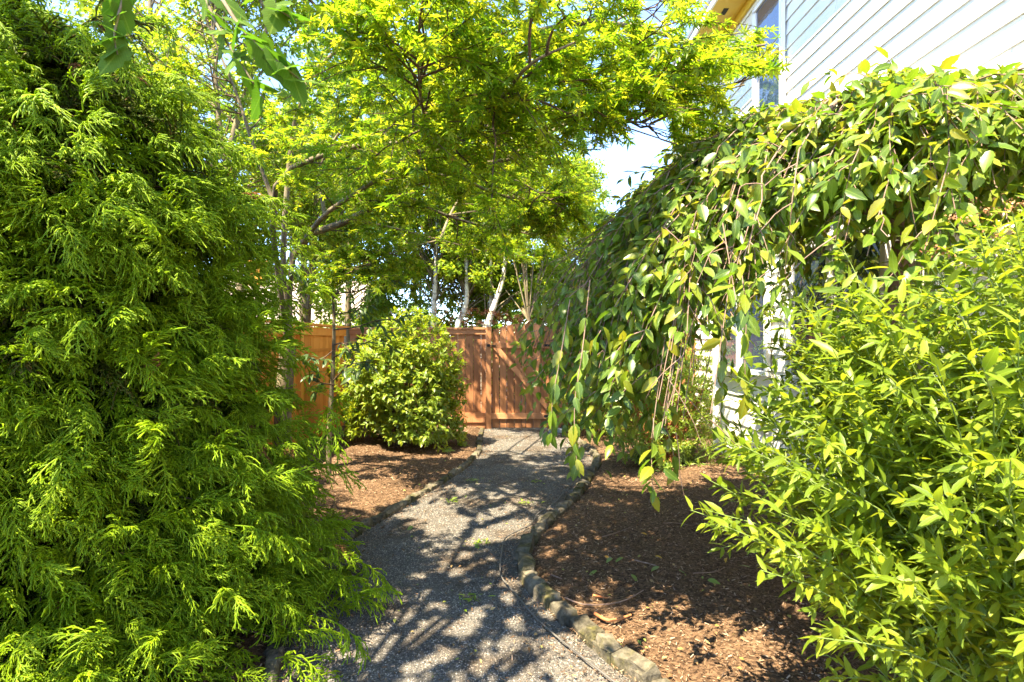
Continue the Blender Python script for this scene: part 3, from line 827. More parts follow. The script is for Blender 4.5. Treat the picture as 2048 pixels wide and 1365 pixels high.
# neighbouring house behind the left fence
nb = empty('neighbour_house', (-8.2, 22, 0), 'neighbouring house with pale tan shingle roof behind the orange fence', 'house')
board('wall', nb, (-9.2, 23.5, 1.0), (7, 6, 2.0), M['siding'])
prism('roof', [(19.9, 1.95), (23.5, 4.05), (27.2, 1.95), (27.2, 1.85), (23.5, 3.9), (19.9, 1.85)], 'x', -13, -5.4, M['tan_roof'], nb)
board('fascia', nb, (-9.2, 19.86, 1.86), (7.6, .03, .18), M['trim'])
board('chimney', nb, (-10.5, 23.4, 4.3), (.7, .6, 1.2), M['fence_old'])

# ------------------------------------------------------------------ plants
def inframe(p, pad=0):
    y = np.maximum(p[:, 1], .05); px = 1024+p[:, 0]*F/y; py = 682.5-(p[:, 2]-CAMZ)*F/y
    return (p[:, 1] > .05) & (px > -pad) & (px < 2048+pad) & (py > -pad) & (py < 1365+pad)

def lumpy(u, seed, amp=.18, f=3.):
    """uneven radius factor for directions u (n,3)"""
    r = np.random.default_rng(seed); z = np.ones(len(u))
    for k in range(6):
        w = r.normal(size=3); w = w/np.linalg.norm(w)*f*r.uniform(.6, 1.7); z = z+amp*.5*np.sin(u@w+r.uniform(0, 6.28))
    return z

# ---- thread-leaf cypress -------------------------------------------------
def spray_template(seed):
    r = np.random.default_rng(seed); V, T = [], []
    def ribbon(pts, w, taper=.45):
        pts = np.asarray(pts); k = len(V); n = len(pts)
        t = nrm(np.gradient(pts, axis=0)); q = nrm(r.normal(size=3)); side = nrm(np.cross(t, q)); nn = np.cross(t, side)
        for i in range(n):                        # three-sided thread
            ww = w*(1-taper*i/(n-1))
            for c_ in range(3): V.append(pts[i]+ww*(side[i]*math.cos(c_*2.094)+nn[i]*math.sin(c_*2.094)))
        for i in range(n-1):
            for c_ in range(3):
                a, b = k+3*i+c_, k+3*i+(c_+1) % 3; T.extend([(a, b, b+3), (a, b+3, a+3)])
    s = np.linspace(0, 1, 7); bend = r.uniform(.35, .75)
    main = np.stack([.08*np.sin(s*2.5+r.uniform(0, 6)), s*.85, .22*s-bend*s*s], -1)
    ribbon(main, .012)
    n2 = 17
    for i in range(n2):
        t = .10+.88*(i+r.random()*.6)/n2; p = np.array([np.interp(t, s, main[:, j]) for j in range(3)])
        sd = 1 if i % 2 else -1; L = (.44-.22*t)*r.uniform(.6, 1.3)
        a = r.uniform(.35, .9)
        d = nrm(np.array([sd*math.sin(a), math.cos(a), r.normal()*.3-.25*t+.20]))
        q = np.linspace(0, 1, 5)[:, None]; dr = r.uniform(.4, 1.1)
        sec = p+d*q*L+np.array([0, 0, -1])*q*q*L*dr
        ribbon(sec, .0125, .25)
        for j in range(5):
            tt = (j+r.random())/5*.8+.12; pp = p+d*tt*L+np.array([0, 0, -1])*tt*tt*L*dr
            tg = nrm(d+np.array([0, 0, -2*tt*dr])); sg = 1 if (i+j) % 2 else -1
            sd2 = nrm(np.cross(tg, np.array([.1, .2, 1.])))*sg
            d2 = nrm(tg+sd2*r.uniform(.4, .9)+r.normal(size=3)*.25); l2 = L*r.uniform(.14, .34)
            ribbon([pp, pp+d2*l2*.55, pp+d2*l2+np.array([0, 0, -.3*l2])], .0115, .2)
    return np.array(V), np.array(T), np.zeros((len(V), 2))
SPR = [spray_template(i) for i in range(5)]

def cypress(base, prof, n, label, seed, facing, size=(.17, .29), nparts=300):
    base = np.array(base, float); root = empty('thread_cypress', base, label, 'shrub')
    zs = np.array([p[0] for p in prof]); rs = np.array([p[1] for p in prof]); zmax = zs[-1]
    # tiers: shelves of foliage with dark gaps between
    nt = int(len(zs)*9)
    wts = np.interp(np.linspace(.05, zmax, 200), zs, rs)+.12; wts /= wts.sum()
    bz = rng.choice(np.linspace(.05, zmax, 200), n, p=wts)+rng.normal(size=n)*.02
    ph = rng.random(n)*2*math.pi
    fa = math.atan2(facing[1]-base[1], facing[0]-base[0])
    keep = (np.cos(ph-fa) > -.15) | (rng.random(n) < .35)
    bz, ph = bz[keep], ph[keep]; n = len(bz)
    # clumps: branch ends carry sprays
    ncl = n//11
    ci = rng.integers(0, n, ncl); cz, cp = bz[ci], ph[ci]
    cr = np.interp(cz, zs, rs)*(1+rng.normal(size=ncl)*.07)+.03
    k = rng.integers(0, ncl, n)
    sgn = rng.normal(size=(n, 3))*np.array([.15, .15, .075])
    out0 = np.stack([np.cos(cp), np.sin(cp), np.zeros(ncl)], -1)
    tipc = out0*cr[:, None]; tipc[:, 2] = cz
    inner = rng.random(n)**1.3*.34
    pos = tipc[k]*np.stack([1-inner, 1-inner, np.ones(n)], -1)+sgn
    pos[:, 2] = np.maximum(pos[:, 2], .06)
    out = nrm(np.stack([pos[:, 0], pos[:, 1], np.zeros(n)], -1))
    d = nrm(out+rng.normal(size=(n, 3))*.42+np.array([0, 0, .18]))
    # stronger drooping low in each clump
    m = frames(d, np.array([0, 0, 1.]), .35)
    sz = rng.uniform(size[0], size[1], n)
    deep = inner > .2
    w = base+pos-d*sz[:, None]*.55
    if seed == 1:
        bad = inframe(w) & (w[:, 1] < .75); w, m, sz, deep = w[~bad], m[~bad], sz[~bad], deep[~bad]
    leafset(root, w[~deep], m[~deep], sz[~deep], SPR, M['cypress'], parts=nparts, name='spray', rest='foliage', cover=.22, gn=True)
    leafset(root, w[deep], m[deep], sz[deep], SPR, M['cypress'], parts=0, name='spray', rest='inner_foliage', cover=.2, gn=True)
    tb = Tubes()
    tb.add(smooth([base, base+[.05, 0, zmax*.5], base+[0, .05, zmax*.95]], 8), .07, .02, 8)
    tb.build('trunk', M['twig'], root)
    br = Tubes()
    st = np.stack([np.zeros(ncl), np.zeros(ncl), np.maximum(cz-.25*cr, .05)], -1)
    s = np.linspace(0, 1, 5)[None, :, None]
    pl = base+st[:, None]*(1-s)+(tipc*np.array([.86, .86, 1]))[:, None]*s+np.array([0, 0, .10])*np.sin(s*math.pi)
    br.add(pl, .010, .003, 4)
    br.build('branches', M['twig'], root, 'stuff')
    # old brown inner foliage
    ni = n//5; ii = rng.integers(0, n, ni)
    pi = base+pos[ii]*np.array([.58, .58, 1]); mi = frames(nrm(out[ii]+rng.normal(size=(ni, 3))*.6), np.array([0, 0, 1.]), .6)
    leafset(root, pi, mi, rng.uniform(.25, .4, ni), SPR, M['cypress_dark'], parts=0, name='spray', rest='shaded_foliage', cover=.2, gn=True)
    nd = n//70; kk = rng.choice(len(w), nd)
    leafset(root, w[kk]+rng.normal(size=(nd, 3))*.02, m[kk], rng.uniform(.08, .16, nd), SPR, M['dead'], parts=0, name='spray', rest='dead_sprays', cover=.15, gn=True)
    return root
cypress((-2.42, 3.0, 0), [(0, 1.50), (.2, 1.33), (.35, 1.21), (.55, 1.14), (.8, 1.07), (1.1, .97), (1.6, .94), (2.0, .92), (2.3, .88), (2.6, .68), (2.9, .44), (3.15, .16)],
        9000, 'large bright green thread leaf cypress filling the left foreground', 1, (0, 0))
cypress((-4.15, 3.5, 0), [(0, 1.1), (1.5, 1.25), (2.5, 1.2), (3.4, 1.05), (4.2, .75), (5.0, .25)],
        4200, 'taller dark cypress standing behind the foreground cypress at upper left', 2, (0, 0), (.24, .38), 120)

def shade_at(p, z):
    t = (p[:, 2]-z)/sd[2]; return p[:, 0]-sd[0]*t, p[:, 1]-sd[1]*t
def sunway(p):
    """leaves that would shade the round shrub, the spirea or the cherry's front: kept sparse, as the photograph shows those in the sun"""
    n = len(p)
    x, y = shade_at(p, 1.3); a = (np.hypot((x+1.65)/1.1, (y-7.8)/1.05) < 1) & (rng.random(n) < .88)
    x, y = shade_at(p, 1.5); b = (np.hypot((x-1.6)/1.1, (y-1.9)/1.1) < 1) & (rng.random(n) < .95)
    x, y = shade_at(p, 2.5); c = (x > 1.35) & (x < 3.2) & (y > 1.5) & (y < 3.6) & (rng.random(n) < .85)
    x, y = shade_at(p, 0.0); d = (np.hypot((x-.75)/.65, (y-2.75)/.5) < 1) & (rng.random(n) < .8)
    e = (np.hypot((x-.1)/.4, (y-2.75)/.35) < 1) & (rng.random(n) < .8)
    f = (np.hypot((x-1.5)/.8, (y-6.1)/.4) < 1) & (rng.random(n) < .75)
    g = (np.hypot((x-.2)/.7, (y-8.6)/.9) < 1) & (rng.random(n) < .75)
    x, y = shade_at(p, 1.3); h = (np.hypot((x+1.55)/1.0, (y-2.1)/1.0) < 1) & (rng.random(n) < .62)
    return a | b | c | d | e | f | g | h
# ---- Japanese maple ------------------------------------------------------
mp_ = empty('japanese_maple', (-2.5, 6.3, 0), 'Japanese maple arching its leafy canopy over the path', 'tree')
wood = Tubes()
fork = np.array([-2.42, 6.15, 1.5])
wood.add(smooth([(-2.5, 6.3, -.05), (-2.52, 6.25, .7), fork], 8), .10, .085, 9)
LIMBS = [
    ([fork, P(590, 500, 6.0), P(700, 440, 5.8), P(800, 388, 5.4), P(900, 345, 5.0), P(1010, 320, 4.6), P(1120, 300, 4.4)], .065),
    ([P(600, 492, 5.98), P(650, 430, 5.6), P(730, 375, 5.0), P(830, 310, 4.4), P(950, 262, 3.8), P(1060, 215, 3.3)], .042),
    ([fork, (-2.45, 6.1, 2.6), P(600, 200, 6.0), P(690, 80, 5.9), P(760, -60, 5.6)], .055),
    ([fork, P(545, 400, 5.4), P(640, 312, 4.7), P(760, 288, 4.3), P(880, 282, 3.9), P(1000, 245, 3.5)], .045),
    ([P(800, 388, 5.4), P(890, 430, 5.7), P(980, 455, 6.0), P(1080, 470, 6.3), P(1170, 478, 6.6)], .028),
    ([P(700, 440, 5.8), P(780, 455, 6.2), P(880, 480, 6.6), P(990, 510, 6.9)], .026),
    ([P(760, 288, 4.3), P(900, 150, 4.1), P(1080, 60, 3.8), P(1260, 50, 3.6), P(1420, 100, 3.5), P(1530, 90, 3.4)], .036),
    ([P(690, 80, 5.9), P(830, 0, 5.0), P(960, -60, 4.4), P(1120, -90, 4.0), P(1260, -60, 3.9)], .036),
    ([P(950, 262, 3.8), P(1000, 200, 2.9), P(1060, 130, 2.35), P(1150, 85, 2.1)], .020),
    ([P(830, 310, 4.4), P(850, 260, 3.4), P(840, 190, 2.8), P(835, 100, 2.5)], .018),
    ([P(1010, 320, 4.6), P(1130, 250, 4.4), P(1260, 200, 4.2), P(1400, 190, 4.0), P(1490, 170, 3.9)], .024),
    ([P(900, 345, 5.0), P(1000, 390, 5.2), P(1100, 400, 5.4), P(1190, 380, 5.6)], .024),
    ([P(690, 80, 5.9), P(620, 0, 5.6), P(540, -80, 5.0), P(480, -120, 4.4)], .03),
    ([P(545, 400, 5.4), P(500, 270, 5.4), P(470, 180, 5.4), P(420, 60, 5.4), P(380, -60, 5.2)], .03),
    ([P(760, -60, 5.6), P(900, -160, 5.2), P(1050, -220, 5.0), P(1200, -200, 4.9)], .03),
    ([P(830, 0, 5.0), P(900, 90, 4.2), P(1000, 110, 3.6), P(1120, 150, 3.2), P(1230, 170, 3.1)], .022),
    ([P(650, 430, 5.6), P(640, 330, 5.8), P(720, 220, 5.6), P(820, 150, 5.2), P(930, 120, 4.9)], .03),
    ([P(1060, 215, 3.3), P(1150, 230, 3.0), P(1240, 240, 2.9), P(1310, 250, 2.9)], .014),
    ([P(880, 480, 6.6), P(800, 500, 6.2), P(760, 520, 5.8), P(720, 540, 5.6)], .014),
    ([P(1120, -90, 4.0), P(1060, -150, 3.0), P(1000, -250, 2.2), P(940, -400, 1.7)], .02),
    ([P(760, -60, 5.6), P(760, -260, 4.6), P(800, -420, 3.8), P(860, -640, 3.0)], .03),
    ([P(540, -80, 5.0), P(620, -300, 4.2), P(700, -480, 3.6)], .026),
    ([P(880, 480, 6.6), P(900, 430, 7.2), P(920, 390, 7.8), P(930, 340, 8.4), P(950, 300, 8.8)], .026),
    ([P(900, 430, 7.2), P(960, 420, 7.8), P(1010, 400, 8.3), P(1060, 380, 8.6)], .018),
    ([P(690, 80, 5.9), P(760, 160, 6.6), P(830, 220, 7.4), P(880, 240, 8.2)], .028),
    ([P(830, 220, 7.4), P(900, 290, 8.4), P(960, 330, 9.0), P(1010, 370, 9.4)], .018),
    ([P(880, 240, 8.2), P(960, 290, 8.8), P(1030, 310, 9.2)], .016),
    ([P(830, 220, 7.4), (-1.6, 8.1, 4.6), (-1.9, 8.8, 4.5), (-2.1, 9.4, 4.4)], .02),
    ([P(880, 240, 8.2), (-1.2, 8.7, 4.5), (-1.45, 9.2, 4.3), (-1.6, 9.6, 4.1)], .018),
    ([P(880, 282, 3.9), P(960, 330, 4.4), P(1050, 370, 4.8), P(1130, 420, 5.2)], .016),
    ([P(720, 220, 5.6), P(800, 250, 5.0), P(900, 230, 4.6), P(1000, 200, 4.3)], .02),
]
main_pl = np.array([smooth(c, 14) for c, r in LIMBS])
for pl, (c, r) in zip(main_pl, LIMBS): wood.add(pl, r*.68, r*.2, 7)
wood.build('trunk', M['bark'], mp_, 'stuff')
def scr(p):
    y = np.maximum(p[:, 1], .1); return 1024+p[:, 0]*F/y, 682.5-(p[:, 2]-CAMZ)*F/y
def maple_ok(p):
    """where the crown reaches: above head height, clear of the house wall and its upper window"""
    lx, ly = scr(p)
    return ((p[:, 1] > 1.55) & (p[:, 2] > 1.95) & ~((lx > 1190) & (ly > 300)) & ~((lx > 1080) & (ly > 545)) & (ly < 640) & (p[:, 0] < 2.2)
            & ~((lx > 1470) & ((ly > 150) | (ly < 55))) & ~(lx > 1580) & ~((lx > 1270) & (lx < 1345) & (ly > 235)) & ~((lx > 1285) & (lx < 1330) & (ly < 50)))
sec = sprout(main_pl, 23, .22, 1.0, (.45, 1.05), (.5, 1.15), 6, .45, .12, .10, .05)
sec = sec[maple_ok(sec[:, -1]) & ~sunway(sec[:, -1]) & ~sunway(sec[:, 3])]
ter = sprout(sec, 7, .2, 1.0, (.20, .5), (.4, 1.0), 5, .5, .05, .16, .05)
ter = ter[maple_ok(ter[:, -1]) & ~sunway(ter[:, -1])]
tw = Tubes(); tw.add(sec, .007, .0026, 4); tw.add(ter[:, ::2], .0034, .0016, 3); tw.build('twigs', M['twig'], mp_, 'stuff')
q1 = leaves_on(ter, 15, .12, 1.0, (.044, .072), (.6, 1.15), (.0, -.1, 1.0), .12, .42, .5)
q2 = leaves_on(sec, 10, .35, 1.0, (.044, .072), (.6, 1.15), (.0, -.1, 1.0), .12, .42, .5)
pp, mm, ss = [np.concatenate([a, b]) for a, b in zip(q1, q2)]
lx, ly = scr(pp)
ok = maple_ok(pp)
leafset(mp_, pp[ok], mm[ok], ss[ok], 'maple', M['maple'], hi='maple_hi', parts=300, rest='foliage', cover=.32)
sel = rng.choice(np.nonzero(ok & (ly < 330) & (ly > 60) & (lx > 850) & (pp[:, 1] < 4.2))[0], 260)
sp_ = pp[sel]+rng.normal(size=(260, 3))*.02
leafset(mp_, sp_, frames(rng.normal(size=(260, 3))+[0, 0, -.8], np.array([0, -1., .3]), .6), rng.uniform(.018, .028, 260), 'samara', M['samara'], parts=0, name='seed', rest='seeds')
print('maple leaves', ok.sum())

# ---- weeping cherry ------------------------------------------------------
CH = np.array([2.5, 3.5, 0.])
ch = empty('weeping_cherry', (2.7, 4.1, 0), 'weeping cherry tree with drooping strands in front of the house', 'tree')
tk = Tubes(); tk.add(smooth([(2.72, 4.15, -.05), (2.66, 4.1, .8), (2.6, 3.9, 1.6), (2.55, 3.7, 2.2)], 9), .10, .07, 9)
NS = 900
phi = rng.random(NS)*2*math.pi
# more strands to the left and front, where the photograph shows them
fac = np.cos(phi-R(200)); keep = rng.random(NS) < .62+.38*fac; phi = phi[keep]
ext = 230; phi = np.concatenate([phi, R(200)+rng.normal(size=ext)*.34]); NS = len(phi)
Rr = 2.28*rng.random(NS)**.36; Rr[-ext:] = rng.uniform(1.65, 2.3, ext)
Rr *= 1+.05*np.sin(phi*5)
dirs = np.stack([np.cos(phi), np.sin(phi)], -1)
over = np.hypot((CH[0]+dirs[:, 0]*Rr-2.0)/1.25, (CH[1]+dirs[:, 1]*Rr-1.75)/1.15) < 1
Rr = np.where(over, Rr*rng.uniform(.62, .82, NS), Rr)
def zd(r): return 2.70-.48*np.maximum(0, (r-1.15)/.85)**1.25
left = np.clip((np.cos(phi-R(195))-.55)/.35, 0, 1)
top8 = zd(Rr*.78)+rng.normal(size=NS)*.06
zend = np.where(Rr > 1.7, 1.95-rng.uniform(0, .40, NS)-left*rng.uniform(.1, .75, NS), top8-rng.uniform(.25, .65, NS))
ex, ey = CH[0]+dirs[:, 0]*Rr*1.06, CH[1]+dirs[:, 1]*Rr*1.06
over = np.hypot((ex-1.9)/1.35, (ey-2.0)/1.35) < 1
zend = np.where(over, np.maximum(zend, np.minimum(1.66+rng.normal(size=NS)*.12, top8-.15)), zend)
ctrl = np.zeros((NS, 6, 3))
def rp(f): return CH[:2]+dirs*(Rr*f)[:, None]
hgt = [np.full(NS, 2.15), zd(Rr*.28)-.12, zd(Rr*.55)+rng.normal(size=NS)*.05, top8-.04, top8*.55+zend*.45, zend]
swing = rng.normal(size=NS)*.16; tang = np.stack([-dirs[:, 1], dirs[:, 0]], -1)
for i, f in enumerate((0.0, .28, .55, .80, .95, 1.06)):
    ctrl[:, i, :2] = rp(f)+rng.normal(size=(NS, 2))*.04*(i > 0)+tang*(swing*(i/5.)**2)[:, None]; ctrl[:, i, 2] = hgt[i]
strands = np.array([smooth(c, 16) for c in ctrl])
tk.add(strands[::14][:, :9], .03, .010, 5)
tk.build('trunk', M['cherry_bark'], ch, 'stuff')
tw = Tubes(); tw.add(strands[:, ::2], .0065, .0018, 4)
q1 = leaves_on(strands, 38, .30, 1.0, (.056, .096), (.6, 1.3), (-.15, -.35, 1.0), .22, .42, .9)
side = sprout(strands, 4, .30, .97, (.15, .40), (.4, 1.1), 5, .8, .05, .45, .04)
tw.add(side, .003, .0014, 3); tw.build('twigs', M['cherry_bark'], ch, 'stuff')
q2 = leaves_on(side, 8, .15, 1.0, (.054, .092), (.5, 1.1), (-.15, -.35, 1.0), .28, .40, .8)
# upright young shoots on the crest
cr_ = strands[rng.integers(0, NS, 60)]
shoot = sprout(cr_, 1, .45, .7, (.12, .3), (.6, 1.1), 5, .6, .35, .15, .03)
q3 = leaves_on(shoot, 9, .2, 1.0, (.05, .085), (.5, 1.0), (-.1, -.3, 1.), .05, .3)
pp, mm, ss = [np.concatenate(z) for z in zip(q1, q2, q3)]
y_ = np.maximum(pp[:, 1], .1); lx = 1024+pp[:, 0]*F/y_; ly = 682.5-(pp[:, 2]-CAMZ)*F/y_
ok = (pp[:, 1] > 1.15) & (pp[:, 0] < HX-.05) & ~((pp[:, 0] > BX-.1) & (pp[:, 1] > BY0-.1) & (pp[:, 2] < 3.0)) & (np.hypot(pp[:, 0], pp[:, 1]) > 1.35)
ok &= ~((np.hypot((pp[:, 0]-1.9)/1.3, (pp[:, 1]-2.0)/1.3) < 1) & (pp[:, 2] < 1.55))
# gaps in the crown, where flecks of sun reach the bed
x0, y0 = shade_at(pp, 0.)
gap = (vnoise(x0*4.2, y0*4.2, 5) > .40) & (rng.random(len(pp)) < .75)
gap |= (np.hypot((x0-1.5)/.8, (y0-6.15)/.45) < 1) & (rng.random(len(pp)) < .3)
ok &= ~gap
leafset(ch, pp[ok], mm[ok], ss[ok], 'cherry', M['cherry'], hi='cherry_hi', parts=300, rest='foliage', cover=.26)
print('cherry leaves', ok.sum(), gap.mean())
# one long strand hanging over the path
hs = smooth([P(1180, 560, 2.6), P(1165, 700, 2.45), P(1150, 800, 2.4), P(1150, 880, 2.38), P(1155, 935, 2.37)], 12)[None]
hs2 = smooth([P(1140, 600, 2.7), P(1120, 720, 2.6), P(1105, 800, 2.55), P(1103, 880, 2.55)], 12)[None]
hs3 = smooth([P(1400, 560, 2.5), P(1440, 640, 2.4), P(1445, 740, 2.35), P(1440, 850, 2.35)], 12)[None]
hs4 = smooth([P(1480, 520, 2.3), P(1492, 620, 2.2), P(1490, 720, 2.18), P(1492, 800, 2.18)], 12)[None]
hang = np.concatenate([hs, hs2, hs3, hs4])
t2 = Tubes(); t2.add(hang, .003, .0012, 4); t2.build('hanging_twigs', M['cherry_bark'], ch, 'stuff')
hp, hm, hz = leaves_on(hang, 15, .1, 1.0, (.065, .10), (.3, .8), (-.2, -.6, .6), .75, .4)
leafset(ch, hp, hm, hz, 'cherry', M['cherry'], hi='cherry_hi', parts=100, rest='foliage')

# ---- spirea --------------------------------------------------------------
SP = np.array([1.90, 2.02, 0.])
spr = empty('spirea_shrub', SP, 'light green spirea shrub with arching stems in the right foreground', 'shrub')
NS = 390
phi = rng.random(NS)*2*math.pi; phi = np.where(rng.random(NS) < .45, R(205)+rng.normal(size=NS)*.75, phi)
el = np.arcsin(rng.uniform(.06, .96, NS))
hr_ = 1.13*np.cos(el)**.5*(.66+.34*np.sin(el)**.5); rad = np.stack([hr_, hr_, 1.93*np.sin(el)**.6], -1)*rng.uniform(.80, 1.04, NS)[:, None]
up_ = rng.random(NS) < .58
rt = 1.20*rng.random(NS)**.5; zt = 2.06*np.maximum(1-(rt/1.3)**3, .05)**.5*rng.uniform(.78, 1.03, NS)
rad = np.where(up_[:, None], np.stack([rt, rt, zt], -1), rad)
tip = SP+np.stack([np.cos(phi), np.sin(phi), np.ones(NS)], -1)*rad
b0 = SP+rng.normal(size=(NS, 3))*np.array([.16, .16, 0])
s = np.linspace(0, 1, 8)[None, :, None]
midp = b0*.45+tip*.55; midp[:, 2] = np.maximum(tip[:, 2]*.72, .25)+.10
stems = b0[:, None]*(1-s)**2+midp[:, None]*2*s*(1-s)+tip[:, None]*s*s
stems += rng.normal(size=stems.shape)*.012*s
tw = Tubes(); tw.add(stems, .0045, .0014, 4)
q1 = leaves_on(stems, 46, .34, 1.0, (.052, .086), (.65, 1.2), (0, -.15, 1.0), .04, .40, .85)
side = sprout(stems, 4, .45, .92, (.10, .26), (.5, .95), 5, .8, .12, .1, .03)
tw.add(side, .002, .001, 3); tw.build('stems', M['green_stem'], spr, 'stuff')
q2 = leaves_on(side, 8, .15, 1.0, (.042, .070), (.6, 1.1), (0, -.15, 1.0), .04, .40, .85)
pp, mm, ss = [np.concatenate(z) for z in zip(q1, q2)]
ok = (pp[:, 2] > .03) & (np.linalg.norm(pp-np.array([0, 0, CAMZ]), axis=1) > 1.15) & ((pp[:, 0] > XR(pp[:, 1])+.1) | (pp[:, 2] > .45)) & (pp[:, 1] > .8)
leafset(spr, pp[ok], mm[ok], ss[ok], 'spirea', M['spirea'], hi='spirea_hi', parts=300, rest='foliage', cover=.22)
print('spirea leaves', ok.sum())
# dry flower heads
top = tip[np.argsort(-tip[:, 2]+.35*tip[:, 1])][:40]+[0, 0, .02]
hp = np.repeat(top, 26, 0)+rng.normal(size=(len(top)*26, 3))*np.array([.022, .022, .010])
leafset(spr, hp, frames(rng.normal(size=hp.shape), np.array([0, 0, 1.]), .5), .011, 'small', M['seed'], parts=0, name='seed', rest='dry_flower_heads')

# ---- rounded leafy shrubs --------------------------------------------------
def mound(name, base, rx, ry, h, label, mat, nshoot, nleaf, size, tmpl, hi, parts, seed, slen=(.10, .22), ang=(.6, 1.1), bark='twig', zmin=.05, flat=.15, droop=.1, cover=.28, cat='shrub'):
    base = np.array(base, float); root = empty(name, base, label, cat)
    z = rng.uniform(-.55, 1, nshoot); a = rng.random(nshoot)*6.283
    u = np.stack([np.sqrt(1-z*z)*np.cos(a), np.sqrt(1-z*z)*np.sin(a), z], -1)
    f = lumpy(u, seed, .21, 3.4)*(1-.45*rng.random(nshoot)**2.2)
    c = np.array([0, 0, h*.42])
    p = c+u*f[:, None]*np.array([rx, ry, h*.58]); p[:, 2] = np.where(u[:, 2] < 0, c[2]+u[:, 2]*f*h*.42*1.5, p[:, 2]); p[:, 2] = np.maximum(p[:, 2], zmin)
    d = nrm(u*np.array([1, 1, .7])+rng.normal(size=u.shape)*.4+np.array([0, 0, .35]))
    L = rng.uniform(slen[0], slen[1], nshoot)[:, None, None]; s = np.linspace(0, 1, 5)[None, :, None]
    pl = base+p[:, None]-d[:, None]*L+d[:, None]*s*L+np.array([0, 0, -.25])*s*s*L
    tb = Tubes()
    st = base+np.stack([rng.normal(size=nshoot)*.06*rx, rng.normal(size=nshoot)*.06*ry, np.zeros(nshoot)], -1)
    k = rng.integers(0, nshoot, 70 if base[1] < 10 else 8); s2 = np.linspace(0, 1, 7)[None, :, None]
    e = pl[k, 0] if base[1] < 10 else st[k]*.5+pl[k, 0]*.5; md = st[k]*.5+e*.5; md[:, 2] += .12*h
    tb.add(st[k][:, None]*(1-s2)**2+md[:, None]*2*s2*(1-s2)+e[:, None]*s2*s2, .014, .004, 5)
    if base[1] < 10: tb.add(pl[:, ::2], .003, .0015, 3)
    tb.build('stems', M[bark], root, 'stuff')
    q = leaves_on(pl, nleaf, .1, 1.0, size, ang, (0, 0, 1.), droop, .35)
    out = nrm(np.repeat(u, nleaf, 0)); m = frames(q[1][:, :, 1], np.array([0, 0, .8])+out*.7, .3)
    g = q[0][:, 2] > .015
    leafset(root, q[0][g], m[g], q[2][g], tmpl, mat, hi=hi, parts=parts, cover=cover)
    return root
mound('viburnum_shrub', (-1.62, 8.1, .04), .90, .82, 1.74, 'round dense green viburnum shrub in front of the fence', M['viburnum'], 1650, 10, (.058, .10), 'vib', 'vib_hi', 300, 11)
mound('low_shrub', (1.42, 9.15, .04), .72, .62, 1.05, 'low dark green shrub beside the gate behind the cherry strands', M['viburnum'], 600, 10, (.04, .065), 'vib', None, 60, 12, (.06, .14))
mound('low_shrub', (2.5, 9.0, .04), .70, .70, 1.7, 'bright green shrub against the house wall beyond the cherry', M['pieris'], 600, 10, (.05, .08), 'vib', None, 60, 15, (.08, .18))
pr = mound('pieris_shrub', (1.88, 7.15, .05), .66, .60, 1.62, 'pieris shrub with bare orange brown trunks under the cherry', M['pieris'], 900, 9, (.045, .075), 'narrow', None, 200, 13, (.05, .12), (.8, 1.35), 'red_bark', .32)
tb = Tubes()
for dx, tx, ty in ((-.05, -.34, -.1), (.06, .22, -.12), (.0, .02, .25), (.03, .40, .1)):
    c = np.array([1.88+dx, 7.0, 0]); tb.add(smooth([c, c+[tx*.25, ty*.3, .22], c+[tx*.7, ty*.7, .55], c+[tx*1.2, ty, .95]], 9), .042, .018, 7)
tb.build('trunk', M['red_bark'], pr, 'stuff')
mound('seedling', (1.78, 6.62, .05), .17, .15, .14, 'small pale green seedling at the foot of the pieris trunks', M['pieris'], 16, 8, (.05, .085), 'narrow', None, 130, 14, (.04, .07), (.8, 1.3), 'green_stem', .04, cat='plant')
# low skirts of young pieris shoots at the foot of the trunks
mound('seedling', (2.12, 6.85, .05), .28, .22, .42, 'tuft of young pieris shoots right of the orange trunks', M['pieris'], 60, 8, (.045, .075), 'narrow', None, 80, 16, (.05, .1), (.8, 1.3), 'green_stem', .08, cat='plant')
mound('seedling', (1.58, 6.9, .05), .28, .22, .45, 'tuft of young pieris shoots left of the orange trunks', M['pieris'], 60, 8, (.045, .075), 'narrow', None, 80, 17, (.05, .1), (.8, 1.3), 'green_stem', .08, cat='plant')

# ---- slender sapling -------------------------------------------------------
sap = empty('sapling', (-1.99, 6.17, 0), 'slender young tree with dark leaves left of the round shrub', 'tree')
st = smooth([(-1.99, 6.17, -.03), P(659, 850, 6.15), P(666, 740, 6.15), P(668, 640, 6.12), P(665, 580, 6.1)], 14)
tb = Tubes(); tb.add(st, .033, .012, 8); tb.build('stem', M['bark'], sap)
BR = [[P(666, 590, 6.1), P(640, 575, 5.9), P(610, 560, 5.7), P(590, 552, 5.6)], [P(666, 588, 6.1), P(700, 585, 5.9), P(750, 575, 5.7), P(800, 560, 5.6)],
      [P(667, 630, 6.1), P(710, 622, 5.9), P(750, 610, 5.7)], [P(667, 660, 6.1), P(710, 655, 5.8), P(760, 640, 5.6), P(800, 640, 5.5)],
      [P(668, 715, 6.1), P(700, 700, 5.9), P(745, 680, 5.7), P(785, 660, 5.6)], [P(668, 760, 6.1), P(700, 730, 5.9), P(740, 725, 5.7)],
      [P(668, 700, 6.1), P(640, 720, 5.8), P(610, 715, 5.6)], [P(667, 770, 6.1), P(640, 765, 5.8), P(618, 750, 5.7)], [P(666, 585, 6.1), P(660, 545, 6.0), P(650, 515, 5.9)],
      [P(667, 600, 6.1), P(690, 560, 6.3), P(730, 530, 6.4)], [P(668, 690, 6.1), P(690, 690, 5.7), P(720, 740, 5.5)]]
brs = np.array([smooth(b, 8) for b in BR]); tb = Tubes(); tb.add(brs, .009, .003, 5); 
